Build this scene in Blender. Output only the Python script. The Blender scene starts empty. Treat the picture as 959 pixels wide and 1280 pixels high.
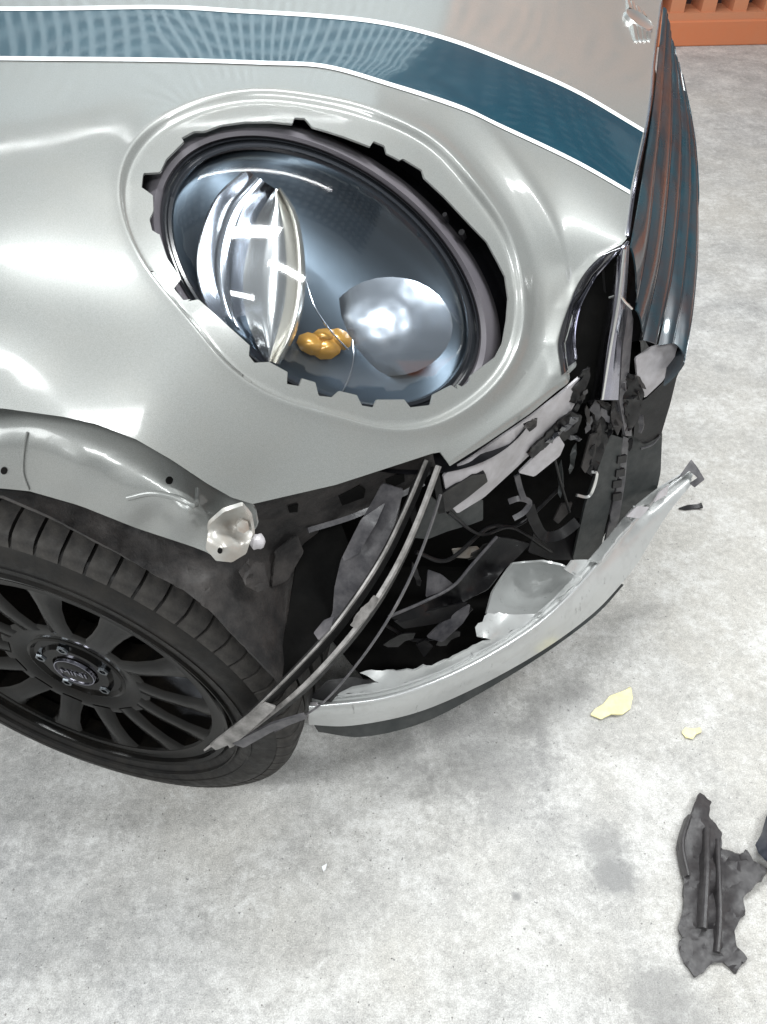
import bpy, bmesh, math, random
import numpy as np
from mathutils import Vector, Matrix
from mathutils import noise as mnoise
from mathutils.geometry import delaunay_2d_cdt

random.seed(7)
rng = np.random.default_rng(7)
S = bpy.context.scene
COL = S.collection

# ------------------------------------------------------------------ camera
CAM = np.array([0.39, -1.345, 1.205])
PITCH = math.radians(45.2)
F = 1036.0                       # focal length in photo pixels (959 x 1280)
cd = bpy.data.cameras.new('camera')
cd.sensor_fit = 'VERTICAL'
cd.sensor_height = 24.0
cd.lens = 24.0 * F / 1280.0
cd.clip_start = 0.02
cd.clip_end = 200
cam = bpy.data.objects.new('camera', cd)
COL.objects.link(cam)
cam.location = CAM
cam.rotation_euler = (math.pi / 2 - PITCH, 0, 0)
S.camera = cam

# ------------------------------------------------------------------ light
W = bpy.data.worlds.new('World')
S.world = W
W.use_nodes = True
bg = W.node_tree.nodes['Background']
bg.inputs[0].default_value = (0.92, 0.97, 1.0, 1)
bg.inputs[1].default_value = 0.13


def lamp(name, loc, target, sx, sy, power, colour=(1, 0.98, 0.95), roll=0.0):
    l = bpy.data.lights.new(name, 'AREA')
    l.shape = 'RECTANGLE'
    l.size, l.size_y = sx, sy
    l.energy = power
    l.color = colour
    o = bpy.data.objects.new(name, l)
    COL.objects.link(o)
    o.location = loc
    d = Vector(target) - Vector(loc)
    q = d.to_track_quat('-Z', 'Y').to_matrix().to_4x4() @ Matrix.Rotation(roll, 4, 'Z')
    o.rotation_euler = q.to_euler()
    return o


COOL = (0.97, 1.0, 1.0)
lamp('fluorescent_or_added_lamp', (0.35, -2.5, 2.6), (0.5, -0.9, 0.2), 1.3, 0.3, 22, COOL)
lamp('fluorescent_or_added_lamp', (2.0, -0.9, 2.8), (1.3, -0.9, 0.0), 0.16, 1.3, 26, COOL)
lamp('fluorescent_or_added_lamp', (-1.85, -2.1, 1.95), (0.0, -0.7, 0.6), 1.3, 1.6, 34, COOL)  # broad lamp standing in for a bright opening, for the bonnet's left highlight
lamp('fluorescent_or_added_lamp', (0.6, -0.1, 3.0), (0.6, -0.3, 0.0), 1.4, 0.3, 40, COOL)

lamp('fluorescent_or_added_lamp', (0.3, 2.0, 2.9), (0.3, 3.0, 1.2), 3.2, 0.15, 26, COOL)  # added wall lamp: lights the lattice so the bonnet reflects it

S.view_settings.view_transform = 'Standard'
S.view_settings.look = 'None'
S.view_settings.gamma = 1.0
S.view_settings.exposure = 0.8
S.view_settings.use_curve_mapping = False
S.cycles.max_bounces = 10
S.cycles.transparent_max_bounces = 12
S.cycles.sample_clamp_indirect = 6.0
S.cycles.use_denoising = True

# ------------------------------------------------------------------ pixel -> place
sP, cP = math.sin(PITCH), math.cos(PITCH)


def rays(uv):
    uv = np.atleast_2d(np.asarray(uv, float))
    a = (uv[:, 0] - 479.5) / F
    b = (uv[:, 1] - 640.0) / F
    return np.stack([a, cP - b * sP, -sP - b * cP], 1)


def depth_of(uv, d, mode='y'):
    """distance along the optical axis of the places seen at uv that have that y (or z, x, t)"""
    r = rays(uv)
    d = np.asarray(d, float)
    k = {'x': 0, 'y': 1, 'z': 2}.get(mode)
    if k is None:
        return d
    return (d - CAM[k]) / r[:, k]


def place(uv, t):
    return CAM + rays(uv) * np.asarray(t, float)[:, None]


def P(u, v, d, mode='y'):
    return place([(u, v)], depth_of([(u, v)], [d], mode))[0]


class TPS:
    def __init__(s, pts, val, lam=0.0):
        s.p = np.asarray(pts, float) / 500.0
        v = np.asarray(val, float)
        n = len(s.p)
        K = s.k(s.p, s.p) + lam * np.eye(n)
        A = np.zeros((n + 3, n + 3))
        A[:n, :n] = K
        A[:n, n] = 1
        A[:n, n + 1:] = s.p
        A[n, :n] = 1
        A[n + 1:, :n] = s.p.T
        s.w = np.linalg.lstsq(A, np.concatenate([v, np.zeros(3)]), rcond=None)[0]

    @staticmethod
    def k(a, b):
        r2 = ((a[:, None] - b[None]) ** 2).sum(2)
        return 0.5 * r2 * np.log(r2 + 1e-12)

    def __call__(s, q):
        q = np.atleast_2d(np.asarray(q, float)) / 500.0
        n = len(s.p)
        out = []
        for i in range(0, len(q), 4000):
            c = q[i:i + 4000]
            out.append(s.k(c, s.p) @ s.w[:n] + s.w[n] + c @ s.w[n + 1:])
        return np.concatenate(out)


# ------------------------------------------------------------------ mesh helpers
def thicken(verts, faces, th):
    """give a sheet a back and a rim (the rim has its own corners, so its edge stays crisp)"""
    v = np.asarray(verts, float)
    nr = np.zeros_like(v)
    by = {}
    for f in faces:
        by.setdefault(len(f), []).append(f)
    ea = []
    for m_, fs in by.items():
        fs = np.array(fs)
        for k in range(2, m_):
            x = np.cross(v[fs[:, k - 1]] - v[fs[:, 0]], v[fs[:, k]] - v[fs[:, 0]])
            for q in (0, k - 1, k):
                np.add.at(nr, fs[:, q], x)
        for k in range(m_):
            ea.append(np.stack([fs[:, k], fs[:, (k + 1) % m_]], 1))
    ea = np.concatenate(ea)
    key, rev = ea[:, 0] * len(v) + ea[:, 1], ea[:, 1] * len(v) + ea[:, 0]
    ed = [tuple(e) for e in ea[~np.isin(key, rev)]]
    nr /= np.linalg.norm(nr, axis=1)[:, None] + 1e-15
    back = v - nr * th
    n0 = len(v)
    out = [list(f) for f in faces] + [[n0 + i for i in f][::-1] for f in faces]
    ids = sorted({i for e in ed for i in e})
    m_ = {i: k for k, i in enumerate(ids)}
    base_ = 2 * n0
    rim = np.vstack([v[ids], back[ids]])
    for a, b in ed:
        out.append([base_ + m_[b], base_ + m_[a], base_ + len(ids) + m_[a], base_ + len(ids) + m_[b]])
    return np.vstack([v, back, rim]), out


def obj(name, verts, faces, mat, parent=None, smooth=True, sharp=35, solid=0.0, offset=-1.0, bevel=0.0):
    if solid:
        verts, faces = thicken(verts, faces, solid)
    me = bpy.data.meshes.new(name)
    me.from_pydata([tuple(map(float, v)) for v in verts], [], [tuple(f) for f in faces])
    me.update()
    if smooth:
        me.polygons.foreach_set('use_smooth', [True] * len(me.polygons))
        me.set_sharp_from_angle(angle=math.radians(sharp))
    me.materials.append(mat)
    o = bpy.data.objects.new(name, me)
    COL.objects.link(o)
    o.parent = parent
    if bevel:
        m = o.modifiers.new('edge', 'BEVEL')
        m.width = bevel
        m.segments = 2
        m.limit_method = 'ANGLE'
    return o


def empty(name, loc=(0, 0, 0), parent=None):
    o = bpy.data.objects.new(name, None)
    COL.objects.link(o)
    o.location = loc
    o.parent = parent
    return o


def tag(o, label=None, cat=None, group=None, kind=None):
    for k, v in (('label', label), ('category', cat), ('group', group), ('kind', kind)):
        if v:
            o[k] = v
    return o


def spline(pts, n):
    """Catmull-Rom resample of a polyline of any dimension to n points"""
    p = np.asarray(pts, float)
    if len(p) == 2:
        return p[0] + (p[1] - p[0]) * np.linspace(0, 1, n)[:, None]
    e = np.vstack([2 * p[0] - p[1], p, 2 * p[-1] - p[-2]])
    out = []
    for i in range(len(p) - 1):
        a, b, c, d = e[i:i + 4]
        for s in np.linspace(0, 1, 24, endpoint=False):
            out.append(0.5 * (2 * b + (c - a) * s + (2 * a - 5 * b + 4 * c - d) * s * s + (3 * b - a - 3 * c + d) * s ** 3))
    out.append(p[-1])
    out = np.array(out)
    L = np.concatenate([[0], np.cumsum(np.linalg.norm(np.diff(out[:, :2], axis=0), axis=1))])
    q = np.linspace(0, L[-1], n)
    return np.stack([np.interp(q, L, out[:, k]) for k in range(out.shape[1])], 1)


def face_cam(verts, faces):
    """turn every face towards the camera's side"""
    v = np.asarray(verts)
    out = []
    for f in faces:
        a, b, c = v[f[0]], v[f[1]], v[f[2]]
        nrm = np.cross(b - a, c - a)
        out.append(list(f) if np.dot(nrm, CAM - a) >= 0 else list(f)[::-1])
    return out


def inside(poly, q):
    poly = np.asarray(poly)
    x, y = q[:, 0], q[:, 1]
    r = np.zeros(len(q), bool)
    j = len(poly) - 1
    for i in range(len(poly)):
        xi, yi = poly[i]
        xj, yj = poly[j]
        c = ((yi > y) != (yj > y)) & (x < (xj - xi) * (y - yi) / (yj - yi + 1e-12) + xi)
        r ^= c
        j = i
    return r


def panel(name, outline, mat, parent, thick=0.003, ctrl=(), step=9, mode='y', rough=0.0, depth=None, smooth=True, sharp=40, jag=0.0, bevel=0.0, soft=0.06, wave=0.0016):
    """a sheet with the traced outline, bent through the given places, with real thickness"""
    o = np.asarray(outline, float)
    pts = np.vstack([o, np.asarray(ctrl, float)]) if len(ctrl) else o
    if depth is None:
        t = TPS(pts[:, :2], depth_of(pts[:, :2], pts[:, 2], mode), 1e-4)
    else:
        t = depth
    if soft:
        c_ = []
        for i in range(len(o)):
            a, b = o[i], o[(i + 1) % len(o)]
            c_ += [a + (b - a) * soft, b + (a - b) * soft]
        o = np.array(c_)
    ring = []
    for i in range(len(o)):
        a, b = o[i, :2], o[(i + 1) % len(o), :2]
        n = max(1, int(np.linalg.norm(b - a) / step))
        for s in range(n):
            q = a + (b - a) * s / n
            if s and jag:
                q = q + rng.normal(0, jag, 2)
            ring.append(q)
    ring = np.array(ring)
    lo, hi = ring.min(0), ring.max(0)
    gx, gy = np.meshgrid(np.arange(lo[0], hi[0], step), np.arange(lo[1], hi[1], step))
    g = np.stack([gx.ravel(), gy.ravel()], 1) + rng.uniform(-0.2, 0.2, (gx.size, 2)) * step
    g = g[inside(ring, g)]
    if len(g):
        dmin = np.min(np.linalg.norm(g[:, None] - ring[None], axis=2), 1)
        g = g[dmin > step * 0.5]
    allp = np.vstack([ring, g]) if len(g) else ring
    r = delaunay_2d_cdt([Vector(p) for p in allp], [], [list(range(len(ring)))], 1, 1e-4)
    q = np.array([tuple(v) for v in r[0]])
    tt = t(q)
    if rough:
        tt = tt + rng.normal(0, rough, len(q))
    if wave:
        k_ = rng.uniform(0, 50)
        tt = tt + wave * np.array([mnoise.noise(Vector((a / 17.0 + k_, b / 17.0, k_))) for a, b in q])
    v = place(q, tt)
    fs = [list(f) for f in r[2]]
    cen = np.array([q[f].mean(0) for f in fs])
    ok = inside(ring, cen)
    fs = [f for f, k in zip(fs, ok) if k]
    return obj(name, v, face_cam(v, fs), mat, parent, smooth, sharp, thick, bevel=bevel)


def loft(name, rows, mat, parent, n=48, mode='y', thick=0.003, sharp=35, sub=1, closed=False):
    R = []
    for row in rows:
        q = spline(row, n)
        R.append(place(q[:, :2], depth_of(q[:, :2], q[:, 2], mode)))
    R = np.array(R)
    if sub > 1:
        R = np.stack([spline(R[:, i], (len(rows) - 1) * sub + 1) for i in range(n)], 1) if len(rows) > 2 else R
    m = len(R)
    v = R.reshape(-1, 3)
    f = [(i * n + j, i * n + j + 1, (i + 1) * n + j + 1, (i + 1) * n + j) for i in range(m - 1) for j in range(n - 1)]
    return obj(name, v, face_cam(v, f), mat, parent, True, sharp, thick)


def sweep(name, pts, prof, mat, parent, ref=(0, -0.7, 0.7), smooth=True, taper=None, sharp=40):
    """profile (side, out) carried along a 3-D polyline"""
    p = np.asarray(pts, float)
    T = np.gradient(p, axis=0)
    T /= np.linalg.norm(T, axis=1)[:, None] + 1e-12
    ref = np.asarray(ref, float)
    v = []
    k = len(prof)
    for i in range(len(p)):
        s = np.cross(T[i], ref)
        s /= np.linalg.norm(s) + 1e-12
        o = np.cross(s, T[i])
        w = taper[i] if taper is not None else 1.0
        for a, b in prof:
            v.append(p[i] + w * (a * s + b * o))
    f = []
    for i in range(len(p) - 1):
        for j in range(k):
            j2 = (j + 1) % k
            f.append((i * k + j, i * k + j2, (i + 1) * k + j2, (i + 1) * k + j))
    f.append(tuple(range(k))[::-1])
    f.append(tuple((len(p) - 1) * k + j for j in range(k)))
    o = obj(name, v, f, mat, parent, smooth, sharp)
    fix_normals(o)
    return o


def fix_normals(o):
    bm = bmesh.new()
    bm.from_mesh(o.data)
    bmesh.ops.recalc_face_normals(bm, faces=bm.faces)
    bm.to_mesh(o.data)
    bm.free()


def circle(r, k=10):
    return [(r * math.cos(2 * math.pi * i / k), r * math.sin(2 * math.pi * i / k)) for i in range(k)]


def px_line(pts, n=30, mode='y'):
    q = spline(pts, n)
    return place(q[:, :2], depth_of(q[:, :2], q[:, 2], mode))


def lathe(name, prof, mat, parent, n=96, close=False, sharp=35, a0=0.0, a1=2 * math.pi):
    """profile (radius, y) turned about the local y axis"""
    full = abs(a1 - a0 - 2 * math.pi) < 1e-6
    cnt = n if full else n + 1
    v, f = [], []
    k = len(prof)
    for i in range(cnt):
        t = a0 + (a1 - a0) * i / n
        for r, y in prof:
            v.append((r * math.cos(t), y, r * math.sin(t)))
    for i in range(n):
        i2 = (i + 1) % cnt
        for j in range(k if close else k - 1):
            j2 = (j + 1) % k
            f.append((i * k + j, i * k + j2, i2 * k + j2, i2 * k + j))
    o = obj(name, v, f, mat, parent, True, sharp)
    fix_normals(o)
    return o


# ------------------------------------------------------------------ materials
def mat(name, col, rough=0.5, metal=0.0, coat=0.0, coat_r=0.05, spec=0.5):
    m = bpy.data.materials.new(name)
    m.use_nodes = True
    b = m.node_tree.nodes['Principled BSDF']
    b.inputs['Base Color'].default_value = (*col, 1)
    b.inputs['Roughness'].default_value = rough
    b.inputs['Metallic'].default_value = metal
    b.inputs['Coat Weight'].default_value = coat
    b.inputs['Coat Roughness'].default_value = coat_r
    b.inputs['Specular IOR Level'].default_value = spec
    return m


class N:
    """a few lines of node plumbing"""
    def __init__(s, m):
        s.m, s.t = m, m.node_tree
        s.b = s.t.nodes['Principled BSDF']
        s.co = s.t.nodes.new('ShaderNodeTexCoord').outputs['Object']

    def noise(s, scale, detail=4, rough=0.6, vec=None, dist=0.0):
        n = s.t.nodes.new('ShaderNodeTexNoise')
        n.inputs['Scale'].default_value = scale
        n.inputs['Detail'].default_value = detail
        n.inputs['Roughness'].default_value = rough
        n.inputs['Distortion'].default_value = dist
        s.t.links.new(vec or s.co, n.inputs['Vector'])
        return n.outputs['Fac']

    def ramp(s, fac, stops):
        r = s.t.nodes.new('ShaderNodeValToRGB')
        e = r.color_ramp.elements
        while len(e) < len(stops):
            e.new(0.5)
        for k, (p, c) in enumerate(stops):
            e[k].position = p
            e[k].color = (c, c, c, 1) if isinstance(c, (int, float)) else (*c, 1)
        s.t.links.new(fac, r.inputs['Fac'])
        return r.outputs['Color']

    def mix(s, fac, a, b, mode='MIX'):
        x = s.t.nodes.new('ShaderNodeMix')
        x.data_type = 'RGBA'
        x.blend_type = mode
        for sock, val in ((x.inputs['Factor'], fac), (x.inputs['A'], a), (x.inputs['B'], b)):
            if isinstance(val, bpy.types.NodeSocket):
                s.t.links.new(val, sock)
            elif isinstance(val, (int, float)):
                sock.default_value = val if sock.type == 'VALUE' else (val, val, val, 1)
            else:
                sock.default_value = (*val, 1)
        return x.outputs['Result']

    def mapping(s, scale=(1, 1, 1), rot=(0, 0, 0)):
        n = s.t.nodes.new('ShaderNodeMapping')
        n.inputs['Scale'].default_value = scale
        n.inputs['Rotation'].default_value = rot
        s.t.links.new(s.co, n.inputs['Vector'])
        return n.outputs['Vector']

    def set(s, name, sock):
        s.t.links.new(sock, s.b.inputs[name])

    def bump(s, fac, strength=0.2, dist=0.002, sock='Normal'):
        n = s.t.nodes.new('ShaderNodeBump')
        n.inputs['Strength'].default_value = strength
        n.inputs['Distance'].default_value = dist
        s.t.links.new(fac, n.inputs['Height'])
        s.t.links.new(n.outputs['Normal'], s.b.inputs[sock])


def dusty(name, col, dust, rough=0.5, amount=0.5, scale=14, metal=0.0, coat=0.0, bump=0.15, dist=0.001, spec=0.5):
    m = mat(name, col, rough, metal, coat, spec=spec)
    n = N(m)
    f = n.ramp(n.noise(scale, 6, 0.65), [(0.35, 0.0), (0.75, amount)])
    n.set('Base Color', n.mix(f, col, dust))
    n.set('Roughness', n.ramp(n.noise(scale * 2.3, 4), [(0.3, rough * 0.8), (0.7, min(1, rough * 1.3))]))
    if bump:
        n.bump(n.noise(scale * 14, 4), bump, dist)
    return m


M = {}
# body paint: silver metallic under lacquer, a little dusty
m = mat('silver_paint', (0.5, 0.51, 0.485), 0.42, 0.3, 1.0, 0.06)
n = N(m)
fl = n.noise(1600, 2, 0.5)
c = n.mix(n.ramp(fl, [(0.35, 0.0), (0.65, 1.0)]), (0.212, 0.219, 0.211), (0.290, 0.298, 0.289))
c = n.mix(n.ramp(n.noise(9, 6, 0.65), [(0.45, 0.0), (0.8, 0.3)]), c, (0.28, 0.265, 0.235))
n.set('Base Color', c)
n.set('Coat Roughness', n.ramp(n.noise(22, 5, 0.6), [(0.35, 0.07), (0.75, 0.17)]))
n.bump(n.noise(700, 2, 0.5), 0.03, 0.0004)
M['paint'] = m
m = mat('torn_silver_paint', (0.5, 0.5, 0.48), 0.4, 0.25, 0.9, 0.12)
n = N(m)
c = n.mix(n.ramp(n.noise(30, 6, 0.7), [(0.5, 0.0), (0.72, 0.7)]), (0.50, 0.51, 0.505), (0.40, 0.40, 0.395))
c = n.mix(n.ramp(n.noise(75, 5, 0.7, n.mapping((1, 1, 0.25))), [(0.62, 0.0), (0.7, 0.7)]), c, (0.16, 0.16, 0.16))
n.set('Base Color', c)
n.set('Roughness', n.ramp(n.noise(40, 4), [(0.3, 0.28), (0.7, 0.55)]))
n.bump(n.noise(60, 5, 0.7), 0.25, 0.0015)
M['torn'] = m
m = mat('stripe_film', (0.012, 0.04, 0.06), 0.3, 0.0, 1.0, 0.05)
n = N(m)
n.set('Base Color', n.mix(n.noise(40, 4), (0.005, 0.03, 0.05), (0.012, 0.055, 0.08)))
M['stripe'] = m
M['ridge'] = mat('highlight_ridge', (0.62, 0.63, 0.63), 0.25, 0.5, 1.0, 0.08)  # brighter than the bumper skin, for its painted ridge highlight
M['white_film'] = mat('white_film', (0.85, 0.87, 0.88), 0.35, 0, 0.6)
M['chrome'] = dusty('chrome', (0.42, 0.42, 0.5), (0.25, 0.23, 0.24), 0.14, 0.5, 30, 1.0, bump=0)
M['dark_chrome'] = dusty('smoked_chrome', (0.2, 0.22, 0.24), (0.12, 0.11, 0.1), 0.12, 0.4, 30, 1.0, bump=0)
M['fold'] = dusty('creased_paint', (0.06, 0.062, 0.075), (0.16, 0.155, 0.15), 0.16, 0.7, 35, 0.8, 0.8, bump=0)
M['grille'] = dusty('gloss_grille', (0.012, 0.045, 0.062), (0.05, 0.022, 0.018), 0.3, 0.8, 14, 0.2, 0.7, bump=0)
M['black'] = dusty('black_plastic', (0.005, 0.005, 0.006), (0.016, 0.014, 0.014), 0.34, 0.6, 40, spec=0.3)
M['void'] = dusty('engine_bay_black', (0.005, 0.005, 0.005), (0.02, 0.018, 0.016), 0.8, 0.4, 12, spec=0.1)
M['grey_plastic'] = dusty('grey_plastic', (0.045, 0.044, 0.05), (0.17, 0.16, 0.165), 0.36, 0.8, 45)
M['pale_plastic'] = dusty('pale_plastic', (0.5, 0.48, 0.5), (0.3, 0.28, 0.28), 0.35, 0.8, 40)
M['slate'] = dusty('slate_plastic', (0.018, 0.022, 0.023), (0.06, 0.062, 0.06), 0.45, 0.7, 40)
M['trim'] = dusty('scuffed_trim', (0.004, 0.004, 0.0045), (0.025, 0.023, 0.022), 0.45, 0.5, 60, spec=0.2)
M['trim_lip'] = dusty('scraped_trim', (0.10, 0.095, 0.09), (0.36, 0.34, 0.33), 0.4, 0.9, 55)
M['liner'] = dusty('arch_liner', (0.014, 0.013, 0.0135), (0.075, 0.066, 0.062), 0.65, 0.9, 26, bump=0.3, dist=0.002)
M['rubber'] = dusty('tyre_rubber', (0.006, 0.0057, 0.0057), (0.022, 0.019, 0.016), 0.55, 0.8, 30, spec=0.3, bump=0.2)
M['rim'] = dusty('black_rim', (0.0025, 0.0025, 0.0025), (0.008, 0.0065, 0.005), 0.13, 0.8, 26, 0, 0.0, bump=0.08, spec=0.14)
M['rim_polish'] = dusty('polished_spoke', (0.45, 0.47, 0.52), (0.05, 0.05, 0.05), 0.2, 0.4, 20, 1.0, bump=0)
M['tread'] = dusty('dusty_tread', (0.014, 0.013, 0.013), (0.06, 0.055, 0.05), 0.7, 0.9, 40, bump=0.3, spec=0.3)
M['brake'] = dusty('brake_iron', (0.006, 0.006, 0.006), (0.012, 0.01, 0.009), 0.6, 0.5, 20)
M['seal'] = dusty('rubber_seal', (0.10, 0.092, 0.105), (0.15, 0.14, 0.15), 0.4, 0.6, 10, bump=0.05)
M['housing'] = mat('lamp_housing', (0.006, 0.006, 0.008), 0.4)
M['bezel'] = mat('smoked_bezel', (0.085, 0.105, 0.125), 0.3, 0.85)
M['reflector'] = mat('lamp_reflector', (0.62, 0.64, 0.68), 0.16, 1.0)
M['rim_glass'] = mat('lens_edge', (0.02, 0.022, 0.026), 0.18, 0.0, 0.5)
M['frosted'] = mat('frosted_mirror', (0.34, 0.37, 0.41), 0.45, 0.85)
M['milky'] = mat('projector_glass', (0.97, 0.98, 1.0), 0.3, 0.2, 1.0)
M['glare'] = mat('projector_mirror', (0.72, 0.76, 0.82), 0.24, 1.0)
M['mirror'] = mat('bright_mirror', (0.8, 0.79, 0.77), 0.22, 0.95)
M['amber'] = mat('amber_plastic', (0.62, 0.31, 0.05), 0.3, 0.3, 1.0)
M['crescent'] = mat('light_guide', (0.66, 0.62, 0.54), 0.2, 0.5, 1.0)
m = dusty('rusty_metal', (0.42, 0.41, 0.38), (0.22, 0.12, 0.07), 0.38, 0.9, 42, 0.3)
M['bracket'] = dusty('bare_bracket', (0.42, 0.42, 0.40), (0.3, 0.22, 0.16), 0.35, 0.7, 30, 0.3, 0.4)
M['rust'] = m
M['yellow'] = dusty('yellow_filler', (0.82, 0.74, 0.36), (0.88, 0.84, 0.58), 0.6, 0.7, 60)
m = mat('bolt_steel', (0.8, 0.8, 0.78), 0.3, 0.9)
M['bolt'] = m
M['shard'] = dusty('broken_plastic', (0.035, 0.032, 0.034), (0.085, 0.08, 0.08), 0.4, 0.6, 120, bump=0.3)
M['shard_dark'] = dusty('broken_blue_plastic', (0.02, 0.024, 0.035), (0.1, 0.1, 0.12), 0.35, 0.6, 40)
M['orange'] = dusty('orange_paint', (0.62, 0.2, 0.085), (0.55, 0.24, 0.13), 0.6, 0.6, 5, bump=0.2, dist=0.002)
M['orange_top'] = dusty('orange_block', (0.6, 0.24, 0.12), (0.5, 0.25, 0.16), 0.7, 0.6, 6, bump=0.2, dist=0.002)
M['lattice'] = dusty('pale_blocks', (0.62, 0.72, 0.76), (0.5, 0.58, 0.62), 0.8, 0.6, 5, bump=0)
M['recess'] = mat('recess', (0.05, 0.03, 0.03), 0.9)

# clear lamp lens: a thin shell that lets light through and mirrors by angle
m = bpy.data.materials.new('clear_lens')
m.use_nodes = True
t = m.node_tree
t.nodes.remove(t.nodes['Principled BSDF'])
tr = t.nodes.new('ShaderNodeBsdfTransparent')
tr.inputs[0].default_value = (0.9, 0.93, 0.96, 1)
gl = t.nodes.new('ShaderNodeBsdfGlossy')
gl.inputs['Roughness'].default_value = 0.07
lw = t.nodes.new('ShaderNodeLayerWeight')
lw.inputs['Blend'].default_value = 0.5
pw = t.nodes.new('ShaderNodeMath')
pw.operation = 'POWER'
t.links.new(lw.outputs['Facing'], pw.inputs[0])
pw.inputs[1].default_value = 3.5
fr = t.nodes.new('ShaderNodeMath')
fr.operation = 'MULTIPLY_ADD'
t.links.new(pw.outputs[0], fr.inputs[0])
fr.inputs[1].default_value = 0.85
fr.inputs[2].default_value = 0.09
mx = t.nodes.new('ShaderNodeMixShader')
t.links.new(fr.outputs[0], mx.inputs[0])
t.links.new(tr.outputs[0], mx.inputs[1])
t.links.new(gl.outputs[0], mx.inputs[2])
t.links.new(mx.outputs[0], t.nodes['Material Output'].inputs['Surface'])
M['lens'] = m

# concrete
m = mat('concrete', (0.4, 0.4, 0.39), 0.75)
n = N(m)
big = n.noise(1.3, 4, 0.6)
mid = n.noise(9, 10, 0.8, dist=0.1)
fine = n.noise(85, 8, 0.85)
grain = n.noise(520, 3, 0.85)
c = n.ramp(mid, [(0.30, (0.27, 0.268, 0.268)), (0.46, (0.40, 0.398, 0.395)), (0.56, (0.47, 0.467, 0.46)), (0.72, (0.58, 0.577, 0.57))])
c = n.mix(n.ramp(big, [(0.38, 0.0), (0.62, 0.6)]), c, (0.50, 0.475, 0.43))
white = n.ramp(n.noise(8, 12, 0.88), [(0.48, 0.0), (0.63, 0.75)])
c = n.mix(white, c, (0.72, 0.715, 0.70))
c = n.mix(0.55, c, n.ramp(fine, [(0.3, 0.2), (0.5, 0.5), (0.7, 0.8)]), 'OVERLAY')
c = n.mix(0.55, c, n.ramp(grain, [(0.3, 0.15), (0.7, 0.85)]), 'OVERLAY')
pit = n.ramp(n.noise(150, 2, 0.5), [(0.69, 0.0), (0.74, 0.8)])
c = n.mix(pit, c, (0.16, 0.16, 0.16))


def stain_or_shade(c, px, r, k, col):
    """a ragged dark spot on the floor: old stains, and painted shade by the bumper"""
    sp_ = P(px[0], px[1], 0, 'z')
    d = n.t.nodes.new('ShaderNodeVectorMath')
    d.operation = 'DISTANCE'
    n.t.links.new(n.co, d.inputs[0])
    d.inputs[1].default_value = sp_
    w = n.t.nodes.new('ShaderNodeMath')
    w.operation = 'MULTIPLY_ADD'
    n.t.links.new(n.noise(16, 8, 0.75), w.inputs[0])
    w.inputs[1].default_value = r * 2.2
    n.t.links.new(d.outputs['Value'], w.inputs[2])
    return n.mix(n.ramp(w.outputs[0], [(r * 1.55, k), (r * 2.2, 0.0)]), c, col)


for px, r, k in (((755, 1068), 0.05, 0.55), ((770, 1095), 0.03, 0.5), ((835, 1255), 0.06, 0.5), ((600, 945), 0.13, 0.38), ((700, 880), 0.09, 0.3), ((645, 1120), 0.007, 0.8), ((880, 350), 0.03, 0.35), ((500, 955), 0.07, 0.3), ((900, 460), 0.02, 0.3)):  # the spots by the bumper paint its contact shadow, the others are stains
    c = stain_or_shade(c, px, r, k, (0.22, 0.22, 0.22))
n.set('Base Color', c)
n.set('Roughness', n.ramp(fine, [(0.3, 0.55), (0.7, 0.9)]))
n.bump(n.mix(0.5, fine, grain), 0.6, 0.003)
M['concrete'] = m

# ------------------------------------------------------------------ the setting
v = [(-6, -6, 0), (9, -6, 0), (9, 9, 0), (-6, 9, 0)]
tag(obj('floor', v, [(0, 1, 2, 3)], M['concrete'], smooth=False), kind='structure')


def box(name, lo, hi, mt, parent, bevel=0.0):
    x0, y0, z0 = lo
    x1, y1, z1 = hi
    v = [(x0, y0, z0), (x1, y0, z0), (x1, y1, z0), (x0, y1, z0), (x0, y0, z1), (x1, y0, z1), (x1, y1, z1), (x0, y1, z1)]
    f = [(0, 3, 2, 1), (4, 5, 6, 7), (0, 1, 5, 4), (1, 2, 6, 5), (2, 3, 7, 6), (3, 0, 4, 7)]
    return obj(name, v, f, mt, parent, False, bevel=bevel)


wall = empty('vent_block_wall', (1.95, 2.92, 0))
wall.rotation_euler = (0, 0, math.radians(4))
tag(wall, 'orange wall with a solid kerb and a row of square vent holes', 'wall')
WX = -0.70
box('kerb', (WX, -0.02, 0), (2.6, 0.25, 0.105), M['orange'], wall, 0.006)
box('sill', (WX, -0.012, 0.105), (2.6, 0.14, 0.135), M['orange_top'], wall)
box('backing', (WX, 0.14, 0.105), (2.6, 0.25, 2.4), M['recess'], wall)
mesh_b = None
for r in range(8):
    z0 = 0.135 + r * 0.26
    box('rail', (WX, 0.0, z0 + 0.17), (2.6, 0.14, z0 + 0.26), M['orange_top'], wall)
    for k in range(23):
        if r > 1 and k > 15:
            continue
        x0 = WX + k * 0.145
        if mesh_b is None:
            mesh_b = box('vent_block', (0, 0.001, 0), (0.065, 0.14, 0.17), M['orange_top'], wall)
            mesh_b.location = (x0, 0, z0)
        else:
            b = mesh_b.copy()
            COL.objects.link(b)
            b.location = (x0, 0, z0)

# added orange return out of view, there to be reflected in the grille
box('added_reflect_kerb', (0.75, -4.2, 0), (0.95, -0.021, 0.165), M['orange'], wall)
box('added_reflect_panel', (0.80, -4.2, 0.166), (0.95, -0.001, 0.3), M['orange_top'], wall)
# the same wall runs on behind the car as an open lattice of pale blocks
lv, lf = [], []


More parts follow.
